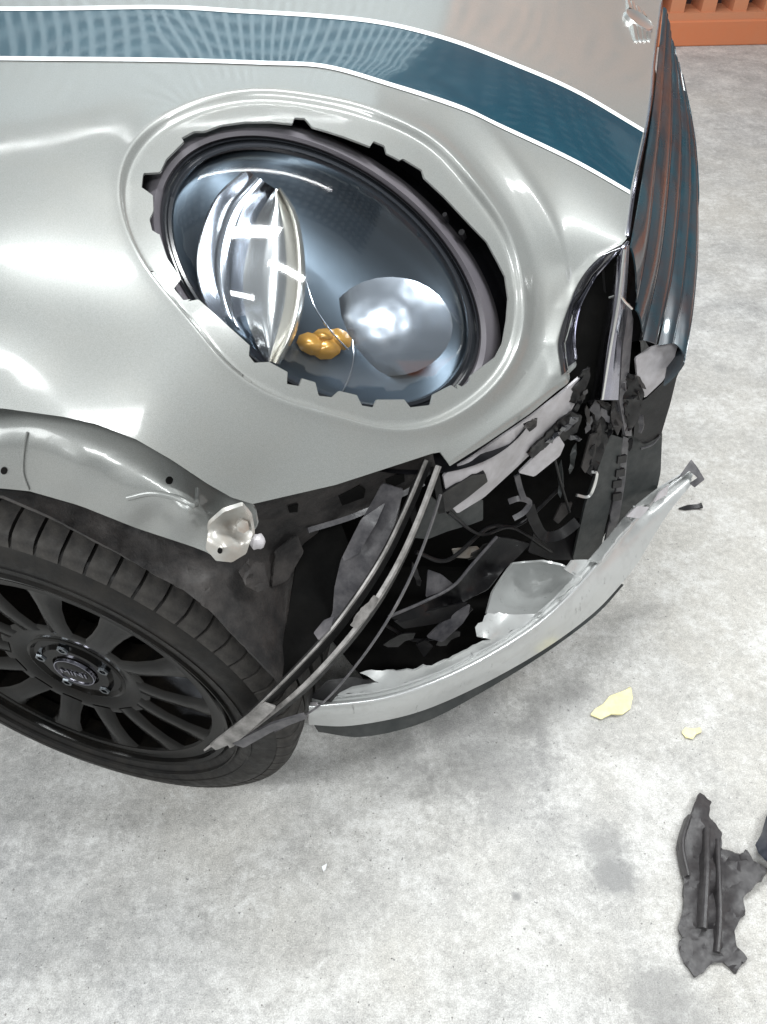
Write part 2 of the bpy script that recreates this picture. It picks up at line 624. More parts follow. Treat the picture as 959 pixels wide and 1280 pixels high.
def lbox(x0, x1, y0, y1, z0, z1):
    o = len(lv)
    lv.extend([(x0, y0, z0), (x1, y0, z0), (x1, y1, z0), (x0, y1, z0), (x0, y0, z1), (x1, y0, z1), (x1, y1, z1), (x0, y1, z1)])
    lf.extend([tuple(o + i for i in q) for q in ((0, 3, 2, 1), (4, 5, 6, 7), (0, 1, 5, 4), (1, 2, 6, 5), (2, 3, 7, 6), (3, 0, 4, 7))])


for r in range(38):
    lbox(-6.0, WX - 0.005, 0.0, 0.06, 0.165 + r * 0.075, 0.187 + r * 0.075)
    for k in range(70):
        lbox(-6.0 + k * 0.075, -5.974 + k * 0.075, 0.002, 0.058, 0.187 + r * 0.075, 0.240 + r * 0.075)
lbox(-6.0, WX - 0.005, 0.0, 0.2, 0.0, 0.165)
tag(obj('block_lattice', lv, lf, M['lattice'], wall, False), kind='stuff')

# open grid of dark roof battens over the far half of the bay
lv, lf = [], []
for k in range(20):
    lbox(-3.0, 4.5, 0.7 + k * 0.3, 0.8 + k * 0.3, 3.2, 3.26)
for k in range(25):
    lbox(-3.0 + k * 0.3, -2.9 + k * 0.3, 0.7, 6.6, 3.262, 3.32)
tag(obj('ceiling', lv, lf, M['recess'], None, False), kind='structure')

# ------------------------------------------------------------------ the car
car = empty('car', (0, 0, 0))
tag(car, 'silver car with dark teal bonnet stripe, black wheel and smashed front corner', 'car')

# ---- bonnet surface: places on the shell (photo position, metres from the car's centre line)
BON = [(-300, 10, -.207), (-300, 74, -.351), (0, 10, -.207), (0, 74, -.351), (200, 8, -.207), (200, 76, -.351), (400, 20, -.207), (405, 84, -.351),
       (560, 48, -.207), (560, 130, -.351), (640, 78, -.207), (640, 165, -.351), (720, 113, -.207), (720, 203, -.351), (805, 165, -.207), (788, 242, -.355),
       (76, -65, 0), (-300, -65, 0), (350, -58, 0), (620, -3, 0), (720, 35, 0), (818, 83, 0), (815, 120, -.12), (828, 0, .27), (822, 50, .1), (700, -75, .25), (300, -140, .3), (-200, -150, .3),
       (0, 130, -.475), (-250, 130, -.475), (0, 200, -.575), (0, 300, -.685), (0, 400, -.75), (0, 460, -.778), (0, 510, -.795), (80, 522, -.80),
       (100, 300, -.665), (100, 200, -.56), (100, 420, -.745), (150, 480, -.775), (170, 548, -.805), (260, 605, -.81), (315, 630, -.80), (315, 560, -.775), (420, 606, -.76), (420, 560, -.735),
       (-250, 300, -.70), (-250, 420, -.765), (-250, 520, -.81),
       (540, 566, -.69), (556, 588, -.68), (666, 515, -.595), (735, 455, -.51), (732, 400, -.472), (748, 345, -.455), (783, 300, -.44), (650, 500, -.59),
       (153, 256, -.605), (228, 139, -.475), (359, 118, -.435), (468, 142, -.435), (523, 164, -.43), (600, 250, -.455), (648, 360, -.51), (620, 470, -.59), (531, 534, -.665),
       (444, 525, -.705), (356, 498, -.73), (299, 467, -.735), (229, 389, -.715), (410, 320, -.605), (700, 330, -.44), (700, 250, -.395)]
BON = np.array(BON)
BT = TPS(BON[:, :2], depth_of(BON[:, :2], BON[:, 2]), 2e-2)

HC = np.array([410.0, 322.0])
HOLE = [(175, 228), (177, 209), (198, 208), (206, 191), (228, 169), (224, 165), (241, 156), (254, 156), (275, 148), (306, 144), (338, 144), (366, 147),
        (369, 139), (382, 140), (391, 151), (412, 157), (433, 164), (466, 177), (470, 170), (484, 176), (487, 186), (504, 195), (508, 193), (532, 208), (535, 218),
        (561, 243), (593, 278), (614, 300), (628, 326), (637, 344), (641, 373), (639, 399), (634, 428), (625, 445), (593, 469), (591, 477), (577, 487), (575, 478),
        (546, 493), (543, 506), (517, 509), (512, 499), (476, 499), (472, 509), (455, 506), (454, 494), (429, 488), (420, 496), (403, 494), (399, 477), (382, 472),
        (379, 482), (363, 479), (364, 464), (346, 454), (341, 451), (322, 452), (315, 443), (316, 430), (250, 370), (239, 369), (233, 374), (217, 355), (226, 343),
        (208, 316), (198, 286), (189, 282), (185, 267), (190, 256), (189, 236)]
RIDGE = [(153, 256), (158, 204), (189, 160), (228, 139), (280, 120), (312, 117), (359, 118), (424, 129), (468, 142), (523, 166), (568, 203), (602, 245), (628, 283),
         (646, 329), (651, 370), (649, 405), (640, 445), (620, 474), (590, 500), (560, 520), (531, 532), (488, 533), (444, 525), (400, 512), (356, 498), (299, 467),
         (229, 389), (200, 352), (168, 305)]
OUT = [(828, 0), (822, 50), (818, 83), (815, 120), (808, 165), (800, 203), (792, 245), (784, 298), (765, 318), (748, 345), (737, 375), (732, 405), (733, 430), (737, 452),
       (705, 483), (666, 516), (610, 554), (563, 583), (552, 565), (540, 567), (420, 606), (316, 630), (290, 622), (260, 605), (215, 575), (170, 549), (120, 530), (80, 521), (0, 510),
       (-300, 528), (-330, 100), (-310, -150), (100, -170), (500, -160), (760, -140), (838, -90)]
NT = 720
TH = np.linspace(-math.pi, math.pi, NT, endpoint=False)


def radial(poly, smooth=False):
    p = np.asarray(poly, float)
    if smooth:
        p = spline(np.vstack([p, p[:1]]), 400)[:-1]
    q = np.vstack([p, p[:1]])
    seg = []
    for i in range(len(p)):
        for s in np.linspace(0, 1, 60, endpoint=False):
            seg.append(q[i] + (q[i + 1] - q[i]) * s)
    seg = np.array(seg) - HC
    a = np.arctan2(seg[:, 1], seg[:, 0])
    r = np.hypot(seg[:, 0], seg[:, 1])
    o = np.argsort(a, kind='stable')
    return np.interp(TH, a[o], r[o], period=2 * math.pi)


R_H, R_R, R_O = radial(HOLE), radial(RIDGE, True), radial(OUT)
ft = np.fft.rfft(R_R)
ft[11:] = 0
R_R = np.maximum(np.fft.irfft(ft, NT), R_H + 9)


def relief(uv):
    """height of the pressed surround of the lamp opening over the plain shell, metres"""
    d = uv - HC
    a = np.arctan2(d[:, 1], d[:, 0])
    s = np.hypot(d[:, 0], d[:, 1]) - np.interp(a, TH, R_R, period=2 * math.pi)
    lip = 0.0028 * np.exp(-np.clip(s, 0, None) / 16.0)
    step_ = 1 / (1 + np.exp(-np.clip(s * 1.1, -40, 40)))
    h = -0.0065 + (0.0065 + lip) * step_
    # shallow dish to the right of the lamp, with its own outer edge
    w = np.clip(np.cos(a + 0.1), 0, 1) ** 2
    h = h - w * 0.006 * np.exp(-((s - 26) / 15.0) ** 2) + w * 0.002 * np.exp(-((s - 58) / 8.0) ** 2)
    # buckled front corner: the skin folds in past a crease
    u, v_ = uv[:, 0], uv[:, 1]
    cu = np.interp(v_, [300, 320, 345, 385, 430, 470, 520], [800, 754, 729, 706, 693, 700, 740])
    d_ = np.clip(u - cu, 0, 60) * ((v_ > 290) & (v_ < 520))
    h = h + 0.004 * np.exp(-((u - cu) / 9.0) ** 2) * ((v_ > 290) & (v_ < 520)) - 0.022 * (d_ / 32.0) ** 1.25
    h = h + 0.004 * np.sin(d_ / 5.5) * np.clip(d_ / 12, 0, 1)
    # rolled lower flange
    low = np.clip((v_ - (560 - (u - 560) * 0.72) - 18) / 30.0, 0, 1) * (u > 556) * (u < 760)
    return h - 0.016 * low ** 1.5


def shell(uv, extra=0.0):
    uv = np.atleast_2d(np.asarray(uv, float))
    t = BT(uv)
    p0, pu, pv = place(uv, t), place(uv + (1, 0), BT(uv + (1, 0))), place(uv + (0, 1), BT(uv + (0, 1)))
    nr = np.cross(pv - p0, pu - p0)
    nr /= np.linalg.norm(nr, axis=1)[:, None]
    nr *= np.sign((nr * (CAM - p0)).sum(1))[:, None]
    return p0 + nr * (relief(uv) + extra)[:, None] if isinstance(extra, np.ndarray) else p0 + nr * (relief(uv)[:, None] + extra)


fr_ = list(np.linspace(0, 1, 7)[:-1]) + [1 + x for x in []]
rings = []
for s in np.linspace(0, 0.8, 6):
    rings.append(R_H + (R_R - 4 - R_H) * s)
for dlt in (-4, -2.5, -1.2, 0, 1.2, 2.5, 4, 7, 11, 16, 22, 30, 40):
    rings.append(np.maximum(R_R, R_H + 5) + np.minimum(dlt, (R_O - R_R) * 0.4))
base = rings[-1]
for s in np.linspace(0, 1, 62)[1:]:
    rings.append(base + (R_O - base) * s)
RR = np.array(rings)
ctr = np.stack([np.cos(TH), np.sin(TH)], 1)
uv = (HC + RR[:, :, None] * ctr[None]).reshape(-1, 2)
bv = shell(uv)
K = len(RR)
bf = [(i * NT + j, i * NT + (j + 1) % NT, (i + 1) * NT + (j + 1) % NT, (i + 1) * NT + j) for i in range(K - 1) for j in range(NT)]
bonnet = obj('bonnet', bv, face_cam(bv, bf), M['paint'], car, True, 50, 0.0022)
bonnet['label'] = 'silver bonnet with an empty lamp opening and buckled corner'

UPL = [(-300, 6), (0, 12), (200, 10), (300, 15), (400, 21), (480, 30), (560, 50), (640, 80), (720, 115), (804, 164)]
LOL = [(-300, 70), (0, 74), (200, 76), (330, 80), (405, 84), (480, 104), (560, 130), (640, 165), (720, 203), (787, 241)]


def on_shell(name, a, b, mt, parent, rows, lift, n=140):
    A, B = spline(a, n), spline(b, n)
    q = np.concatenate([A + (B - A) * s for s in np.linspace(0, 1, rows)])
    v = shell(q, lift)
    f = [(i * n + j, i * n + j + 1, (i + 1) * n + j + 1, (i + 1) * n + j) for i in range(rows - 1) for j in range(n - 1)]
    return obj(name, v, face_cam(v, f), mt, parent, True, 60)


on_shell('bonnet_stripe', UPL, LOL, M['stripe'], bonnet, 16, 0.0006)
on_shell('stripe_edge', [(x, y - 2.5) for x, y in UPL], [(x, y + 2.5) for x, y in UPL], M['white_film'], bonnet, 3, 0.0011)
on_shell('stripe_edge', [(x, y - 2.5) for x, y in LOL], [(x, y + 2.5) for x, y in LOL], M['white_film'], bonnet, 3, 0.0011)

# winged badge far up on the nose
bc = shell([(797, 28)])[0]
bn = shell([(797, 28), (800, 28), (797, 31)])
bx_, by_ = bn[1] - bn[0], bn[2] - bn[0]
nn = np.cross(by_, bx_)
nn /= np.linalg.norm(nn)
if nn @ (CAM - bc) < 0:
    nn = -nn
ey = np.array([0, 1.0, 0]) - nn * nn[1]
ey /= np.linalg.norm(ey)
ex = np.cross(ey, nn)
v, f = [], []
for i in range(24):
    a = 2 * math.pi * i / 24
    for r, h in ((0.027, 0.0), (0.025, 0.006), (0.019, 0.004)):
        v.append(bc + nn * h + r * (math.cos(a) * ey + math.sin(a) * ex))
for i in range(24):
    j = (i + 1) % 24
    for k in range(2):
        f.append((i * 3 + k, j * 3 + k, j * 3 + k + 1, i * 3 + k + 1))
f.append(tuple(i * 3 + 2 for i in range(24)))
for sgn in (-1, 1):
    for q in range(4):
        o = len(v)
        w0, w1 = 0.026, 0.075 - q * 0.009
        x0 = -0.016 + q * 0.009
        for (yy, xx, hh) in ((w0, x0, 0), (w1, x0 + 0.001, 0), (w1, x0 + 0.006, 0), (w0, x0 + 0.007, 0), (w0, x0, 0.005), (w1 - .002, x0 + 0.001, 0.003), (w1 - .002, x0 + 0.006, 0.003), (w0, x0 + 0.007, 0.005)):
            v.append(bc + nn * hh + ey * yy * sgn + ex * xx)
        f += [(o + 4, o + 5, o + 6, o + 7), (o, o + 1, o + 5, o + 4), (o + 1, o + 2, o + 6, o + 5), (o + 2, o + 3, o + 7, o + 6)]
bad = obj('winged_badge', v, f, M['bolt'], bonnet, True, 30)
fix_normals(bad)

# ---- headlight, sitting in the opening
EC, EA, EB, EW = np.array([400.0, 345.0]), 243.0, 151.0, math.radians(36)
e1, e2 = np.array([math.cos(EW), math.sin(EW)]), np.array([math.sin(EW), -math.cos(EW)])


def ell(s, a, c=EC):
    s, a = np.broadcast_arrays(s, a)
    return c + (s * EA * np.cos(a))[..., None] * e1 + (s * EB * np.sin(a))[..., None] * e2


def in_lamp(q, d):
    q = np.atleast_2d(np.asarray(q, float))
    return place(q, BT(q) + d)


def lamp_rings(name, prof, mt, parent, n=140, c=EC, cap=False):
    """rings of the lamp's oval: (size, metres behind the shell)"""
    a = np.linspace(0, 2 * math.pi, n, endpoint=False)
    v = []
    for s, d in prof:
        v.append(in_lamp(ell(np.full(n, s), a, c), np.full(n, d)))
    v = np.concatenate(v)
    k = len(prof)
    f = [(i * n + j, i * n + (j + 1) % n, (i + 1) * n + (j + 1) % n, (i + 1) * n + j) for i in range(k - 1) for j in range(n)]
    if cap:
        f.append(tuple((k - 1) * n + j for j in range(n)))
    return obj(name, v, face_cam(v, f), mt, parent, True, 45)


head = lamp_rings('headlight', [(1.32, 0.035), (1.22, 0.06), (1.12, 0.085), (1.06, 0.085), (1.0, 0.06), (0.95, 0.075), (0.86, 0.10), (0.6, 0.13), (0.3, 0.145), (0.05, 0.15)], M['housing'], car, cap=True)
head['label'] = 'displaced headlight unit in its dark recess'
lamp_rings('rubber_seal', [(1.05, 0.062), (1.03, 0.045), (1.0, 0.032), (0.965, 0.028), (0.935, 0.034), (0.92, 0.045)], M['seal'], head)
lamp_rings('lens_rim', [(0.93, 0.05), (0.925, 0.040), (0.91, 0.037), (0.90, 0.043), (0.89, 0.043), (0.88, 0.038), (0.86, 0.038), (0.85, 0.05)], M['rim_glass'], head)
lamp_rings('lens', [(0.875, 0.040)] + [(0.87 * s, 0.040 - 0.042 * (1 - s ** 2.3) ** 0.9) for s in np.linspace(0.98, 0.01, 26)], M['lens'], head, cap=True)
# smoked bezel bowl behind the lens
lamp_rings('bezel', [(0.88, 0.052), (0.82, 0.056), (0.74, 0.066), (0.62, 0.078), (0.45, 0.088), (0.25, 0.094), (0.02, 0.096)], M['bezel'], head, cap=True)


def bowl(name, c, rx, ry, rot, d_edge, d_mid, mt, rings_=14, n=64, power=2.0, lump=0.0):
    v, f = [], []
    for i in range(rings_):
        s = 1 - i / (rings_ - 1) * 0.98
        a = np.linspace(0, 2 * math.pi, n, endpoint=False)
        q = np.stack([c[0] + s * (rx * np.cos(a) * math.cos(rot) - ry * np.sin(a) * math.sin(rot)), c[1] + s * (rx * np.cos(a) * math.sin(rot) + ry * np.sin(a) * math.cos(rot))], 1)
        d = d_edge + (d_mid - d_edge) * (1 - s ** power) + (lump * np.sin(a * 9) * s if lump else 0)
        base_t = BT([c])[0]
        v.append(place(q, base_t + np.broadcast_to(d, (n,)) + 0.6 * (BT(q) - base_t)))
    v = np.concatenate(v)
    f = [(i * n + j, i * n + (j + 1) % n, (i + 1) * n + (j + 1) % n, (i + 1) * n + j) for i in range(rings_ - 1) for j in range(n)]
    f.append(tuple((rings_ - 1) * n + j for j in range(n)))
    return obj(name, v, face_cam(v, f), mt, head, True, 50)


def inlay(name, left, right, depths, mt, n=44, parent=head):
    """a strip of the lamp's inside between two traced curves, with a cross-section of depths"""
    A, B = spline(left, n), spline(right, n)
    k = len(depths)
    v = np.concatenate([in_lamp(A + (B - A) * (i / (k - 1)), np.full(n, d)) for i, d in enumerate(depths)])
    f = [(i * n + j, i * n + j + 1, (i + 1) * n + j + 1, (i + 1) * n + j) for i in range(k - 1) for j in range(n - 1)]
    return obj(name, v, face_cam(v, f), mt, parent, True, 60, 0.0012)


LA = [(308, 212), (272, 246), (252, 292), (247, 338), (258, 382), (290, 424), (322, 452)]
LB = [(344, 236), (322, 272), (309, 314), (304, 352), (307, 392), (318, 424), (332, 452)]
LC = [(347, 236), (362, 268), (369, 304), (371, 345), (367, 385), (356, 420), (340, 452)]
LD = [(351, 234), (370, 264), (379, 302), (382, 345), (379, 386), (368, 422), (350, 456)]
inlay('reflector', LA, LB, [.040, .052, .060, .064, .062, .054, .044], M['reflector'])
inlay('inner_reflector', LB, LC, [.044, .040, .034, .030, .030, .034, .040], M['mirror'])
inlay('light_guide', LC, LD, [.040, .030, .026, .030, .044], M['crescent'])
sweep('reflector_edge', in_lamp(spline(LA, 60), np.full(60, 0.038)), circle(0.0011, 8), M['rim_glass'], head)
# second reflector: shallow dish whose edge runs into the bezel, with a bright projector in it
def mirror_depth(c_px, d, nrm, curve):
    """depth of a shallow domed mirror that faces nrm"""
    c = in_lamp([c_px], np.array([d]))[0]
    nrm = np.array(nrm, float) / np.linalg.norm(nrm)

    def fn(q):
        q = np.atleast_2d(np.asarray(q, float))
        t_ = ((c - CAM) @ nrm) / (rays(q) @ nrm)
        return t_ + curve * (((q - np.array(c_px)) / 50.0) ** 2).sum(1)
    return fn


panel('projector_mirror', [(488 + 78 * math.cos(a), 408 + 62 * math.sin(a), 0) for a in np.linspace(0, 2 * math.pi, 28, endpoint=False)], M['glare'], head, 0.0015,
      depth=mirror_depth((478, 402), 0.060, (0.0, -0.79, 0.61), 0.0062), step=5, wave=0.0005, soft=0.1)
for (u, v_, rx, ry, ro) in ((390, 430, 20, 14, 20), (408, 434, 20, 16, -10), (424, 424, 17, 13, 30), (406, 420, 16, 10, 0)):
    bowl('indicator_bulb', (u, v_), rx, ry, math.radians(ro), 0.074, 0.063, M['amber'], rings_=4, n=9)
for ln in ([(383, 352), (394, 384), (412, 412), (436, 438)], [(441, 424), (442, 446), (437, 470), (426, 494)], [(540, 262), (575, 320), (594, 380), (592, 430)]):
    sweep('bezel_line', in_lamp(spline(ln, 40), np.full(40, 0.058)), circle(0.0009, 6), M['reflector'], head)
# clips in the gap beside the lamp
for (u, v_, s) in ((577, 290, 3.2), (556, 268, 2.4)):
    c = in_lamp([(u, v_)], np.array([0.02]))[0]
    sweep('lamp_clip', [c, c + np.array([0.004, 0.01, -0.012])], circle(0.0011 * s, 8), M['black'], head)

# ---- grille on the nose: bars running round the front
bars = [[(829, 8, .22), (824, 60, .08), (818, 120, -.11), (810, 175, -.22), (801, 235, -.33), (789, 305, -.43)],
        [(833, 20, .21), (830, 80, .06), (826, 150, -.12), (818, 220, -.26), (810, 300, -.37), (795, 385, -.445)],
        [(837, 45, .17), (840, 110, .03), (839, 180, -.12), (834, 250, -.25), (824, 330, -.36), (803, 425, -.44)],
        [(842, 65, .14), (850, 130, .01), (852, 200, -.12), (848, 270, -.24), (839, 350, -.35), (822, 432, -.43)],
        [(847, 85, .12), (860, 150, -.01), (864, 220, -.13), (861, 290, -.25), (853, 370, -.36), (842, 428, -.42)],
        [(851, 100, .10), (867, 180, -.04), (872, 240, -.14), (872, 320, -.27), (866, 390, -.37), (856, 450, -.44)]]
B3 = [px_line(b, 40) for b in bars]
gv = np.array([b + np.array([-0.03, 0.02, -0.008]) for b in B3] + [B3[-1] + np.array([-0.05, 0.0, -0.08]), B3[-1] + np.array([-0.06, 0.0, -0.2])])
# rear sheet that closes the front behind the bars
gk = gv.shape[1]
gf = [(i * gk + j, i * gk + j + 1, (i + 1) * gk + j + 1, (i + 1) * gk + j) for i in range(len(gv) - 1) for j in range(gk - 1)]
grille = obj('grille', gv.reshape(-1, 3), gf, M['black'], car, True, 60, 0.003)
for i, b in enumerate(B3):
    nx = B3[i + 1] if i < 5 else b + np.array([-0.02, 0, -0.045])
    pv = []
    for s in range(9):
        t_ = s / 8
        bulge = 0.0045 * math.sin(math.pi * t_) ** 0.6
        pv.append(b + (nx - b) * (0.05 + 0.86 * t_) + np.array([0.75, -0.35, 0.35]) * bulge)
    pv = np.array(pv)
    pf = [(q * gk + j, q * gk + j + 1, (q + 1) * gk + j + 1, (q + 1) * gk + j) for q in range(8) for j in range(gk - 1)]
    obj('grille_bar', pv.reshape(-1, 3), face_cam(pv.reshape(-1, 3), pf), M['grille'], grille, True, 60, 0.002)

sweep('nose_edge', shell(spline([(827, 4), (821, 50), (817, 83), (814, 120), (807, 165), (799, 203), (791, 245), (784, 296)], 60), 0.001), circle(0.0022, 8), M['chrome'], grille)
# chrome strip hanging at the corner of the grille
strip = loft('chrome_strip', [[(770, 325, -.450), (762, 372, -.455), (751, 430, -.462), (738, 500, -.468)],
                              [(775, 316, -.470), (768, 372, -.480), (757, 430, -.489), (745, 500, -.495)],
                              [(782, 309, -.472), (776, 372, -.484), (767, 430, -.494), (757, 500, -.500)],
                              [(787, 306, -.450), (783, 372, -.462), (777, 430, -.468), (773, 500, -.474)]], M['chrome'], car, 36, thick=0.002, sub=3, sharp=60)
sweep('strip_highlight', px_line([(781, 312, -.474), (774, 372, -.486), (764, 430, -.496), (753, 499, -.502)], 40), circle(0.0018, 10), M['bolt'], strip)  # added bright bead that draws the strip's highlight line
sweep('strip_clip', px_line([(762, 372, -.468), (774, 369, -.482), (782, 378, -.478), (790, 386, -.465)], 16), circle(0.0014, 6), M['bolt'], strip)
# grey rail beside it
panel('grille_rail', [(787, 378, -.445), (792, 400, -.44), (786, 470, -.45), (790, 545, -.44), (782, 545, -.455), (774, 500, -.462), (779, 430, -.46)], M['grey_plastic'], car, 0.004)
# dark fold behind the buckled corner
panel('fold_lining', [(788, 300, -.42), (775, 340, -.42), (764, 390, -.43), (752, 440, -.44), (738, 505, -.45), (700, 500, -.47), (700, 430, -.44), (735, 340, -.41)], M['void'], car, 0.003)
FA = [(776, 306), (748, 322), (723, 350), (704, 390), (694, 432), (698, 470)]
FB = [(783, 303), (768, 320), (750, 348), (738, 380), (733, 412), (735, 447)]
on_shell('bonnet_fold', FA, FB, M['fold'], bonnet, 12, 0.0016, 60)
sweep('fold_edge', shell(spline([(782, 304), (765, 322), (747, 350), (736, 380), (731, 412), (734, 445)], 40), 0.003), circle(0.0018, 8), M['chrome'], bonnet)

# ---- wheel
HUB = Vector((-0.012, -0.748, 0.2985))
DL, CB = math.radians(15.43), math.radians(-3.6)
nO = Vector((-math.sin(DL) * math.cos(CB), -math.cos(DL) * math.cos(CB), math.sin(CB)))
eX = Vector((math.cos(DL), -math.sin(DL), 0))
uZ = eX.cross(nO)
if uZ.z < 0:
    uZ = -uZ
Mw = Matrix((eX, -nO, uZ)).transposed().to_4x4()
Mw.translation = HUB
wheel = lathe('front_wheel', [(0.2165, 0.004), (0.219, 0.0), (0.2165, -0.003), (0.211, -0.001), (0.208, 0.006), (0.2065, 0.03), (0.199, 0.05), (0.194, 0.12), (0.194, 0.17), (0.21, 0.19)], M['rim'], car, 120)
wheel.matrix_world = Mw
wheel['label'] = 'black multi-spoke front wheel turned outwards'
lathe('tyre', [(0.211, 0.012), (0.219, 0.003), (0.226, -0.004), (0.242, -0.009), (0.262, -0.0085), (0.279, -0.003), (0.288, 0.004), (0.2905, 0.012), (0.2905, 0.046), (0.2905, 0.0505), (0.300, 0.051), (0.301, 0.078),
               (0.292, 0.079), (0.292, 0.086), (0.3015, 0.087), (0.3015, 0.112), (0.292, 0.113), (0.292, 0.12), (0.301, 0.121), (0.300, 0.15), (0.291, 0.151), (0.290, 0.158), (0.299, 0.16), (0.297, 0.18), (0.288, 0.194), (0.262, 0.202), (0.23, 0.198), (0.211, 0.19)], M['rubber'], wheel, 160)
for r in (0.231, 0.249):
    lathe('sidewall_ring', [(r - 0.0015, -0.006), (r - 0.001, -0.0098), (r + 0.001, -0.0102), (r + 0.0015, -0.006)], M['rubber'], wheel, 120)
NB = 66
sec = [(0.281, -0.0025), (0.2895, 0.0005), (0.2965, 0.0055), (0.3005, 0.014), (0.302, 0.024), (0.302, 0.044), (0.300, 0.0465), (0.2900, 0.0465)]
tb = None
for k in range(NB):
    if tb is None:
        v, f = [], []
        hw = math.pi / NB * 0.865
        for s in range(4):
            a = -hw + 2 * hw * s / 3
            for i, (r, y) in enumerate(sec):
                aa = a + 0.32 * max(0, y - 0.012)          # blocks lean a little
                v.append((r * math.cos(aa), y, r * math.sin(aa)))
        m_ = len(sec)
        for s in range(3):
            for i in range(m_):
                j = (i + 1) % m_
                f.append((s * m_ + i, s * m_ + j, (s + 1) * m_ + j, (s + 1) * m_ + i))
        f.append(tuple(range(m_)))
        f.append(tuple(3 * m_ + i for i in range(m_))[::-1])
        tb = obj('tread_block', v, f, M['tread'], wheel, True, 40)
        fix_normals(tb)
        b = tb
    else:
        b = tb.copy()
        COL.objects.link(b)
    b.rotation_euler = (0, 2 * math.pi * k / NB, 0)
# spokes
NS = 13
sp = None
for k in range(NS):
    if sp is None:
        v, f = [], []
        st = [(0.090, 0.019, 0.012), (0.105, 0.0165, 0.0095), (0.13, 0.0155, 0.0070), (0.16, 0.017, 0.0062), (0.183, 0.0215, 0.0062), (0.196, 0.031, 0.0062)]
        for (r, hw, y) in st:
            for (q, dy) in ((-1, 0.028), (-1, 0.003), (-0.7, 0.0), (0.7, 0.0), (1, 0.003), (1, 0.028)):
                v.append((r, y + dy, q * hw))
        for i in range(len(st) - 1):
            for j in range(5):
                f.append((i * 6 + j, i * 6 + j + 1, (i + 1) * 6 + j + 1, (i + 1) * 6 + j))
        sp = obj('spoke', v, f, M['rim'], wheel, True, 40)
        fix_normals(sp)
        b = sp
    else:
        b = sp.copy()
        COL.objects.link(b)
    b.rotation_euler = (0, -math.radians(82.8) - 2 * math.pi * k / NS, 0)
lathe('rim_face', [(0.187, 0.03), (0.188, 0.0085), (0.191, 0.0055), (0.204, 0.0055), (0.2085, 0.004)], M['rim'], wheel, 96)
lathe('wheel_plate', [(0.060, 0.020), (0.066, 0.0165), (0.085, 0.0135), (0.098, 0.0118), (0.103, 0.0135), (0.104, 0.035)], M['rim'], wheel, 78)
lathe('hub', [(0.001, 0.018), (0.030, 0.018), (0.032, 0.014), (0.046, 0.014), (0.050, 0.019), (0.060, 0.019), (0.064, 0.015), (0.068, 0.016), (0.072, 0.034)], M['rim'], wheel, 64)
lathe('hub_cap', [(0.001, 0.0095), (0.02, 0.0098), (0.0255, 0.0105), (0.0285, 0.0125), (0.029, 0.018)], M['rim'], wheel, 48)
lathe('cap_ring', [(0.0262, 0.0115), (0.0268, 0.0092), (0.0280, 0.0092), (0.0290, 0.013)], M['chrome'], wheel, 48)
bo = None
for k in range(5):
    a = 2 * math.pi * (k + 0.3) / 5
    if bo is None:
        bo = lathe('wheel_bolt', [(0.001, 0.004), (0.004, 0.004), (0.0045, 0.0), (0.0075, 0.0), (0.0085, 0.002), (0.0085, 0.03)], M['dark_chrome'], wheel, 6, sharp=20)
        b = bo
    else:
        b = bo.copy()
        COL.objects.link(b)
    b.location = (0.048 * math.cos(a), 0.012, 0.048 * math.sin(a))
lathe('brake_disc', [(0.02, 0.075), (0.135, 0.075), (0.138, 0.08), (0.138, 0.095), (0.185, 0.15), (0.194, 0.15)], M['brake'], wheel, 64)
# caliper glimpsed between the spokes
v, f = [], []
for i in range(9):
    a = math.radians(-32 + 6.5 * i)
    for r, y in ((0.10, 0.10), (0.104, 0.030), (0.15, 0.022), (0.182, 0.034)):
        v.append((r * math.cos(a), y, r * math.sin(a)))
for i in range(8):
    for j in range(4):
        j2 = (j + 1) % 4
        f.append((i * 4 + j, i * 4 + j2, (i + 1) * 4 + j2, (i + 1) * 4 + j))
f += [(0, 1, 2, 3), (32, 33, 34, 35)]
cal = obj('brake_caliper', v, f, M['rim_polish'], wheel, True, 40)
fix_normals(cal)
fc = bpy.data.curves.new('cap_lettering', 'FONT')
fc.body = 'MINI'
fc.size = 0.0165
fc.extrude = 0.0006
fc.align_x = 'CENTER'
fc.align_y = 'CENTER'
tmp = bpy.data.objects.new('tmp', fc)
COL.objects.link(tmp)
bpy.context.view_layer.update()
me = bpy.data.meshes.new_from_object(tmp)
bpy.data.objects.remove(tmp)
me.materials.clear()
me.materials.append(M['chrome'])
lt = bpy.data.objects.new('cap_lettering', me)
COL.objects.link(lt)
lt.parent = wheel
lt.location = (0, 0.0088, 0)
lt.rotation_euler = (math.pi / 2, 0, 0)
lt.scale = (1.15, 0.9, 1)

# ---- sheet metal and plastic round the wheel arch
wing = panel('inner_wing', [(-220, 490, -.735), (0, 488, -.742), (80, 500, -.75), (170, 528, -.755), (250, 582, -.765), (305, 614, -.765), (318, 634, -.795), (322, 655, -.805), (300, 690, -.815), (278, 703, -.818), (258, 690, -.812),
                            (240, 683, -.806), (170, 660, -.797), (100, 632, -.787), (30, 612, -.777), (-220, 600, -.75)],
             M['paint'], car, 0.002, ctrl=[(0, 560, -.782), (100, 585, -.797), (60, 540, -.778), (140, 568, -.789), (200, 622, -.813), (215, 600, -.800), (238, 640, -.825), (165, 640, -.806), (254, 622, -.795), (285, 650, -.79), (-100, 550, -.77), (195, 645, -.800)], step=6, wave=0.0, soft=0.1)
wing['label'] = 'silver inner wing edge bared above the tyre'
# raised bead, seam and holes on it


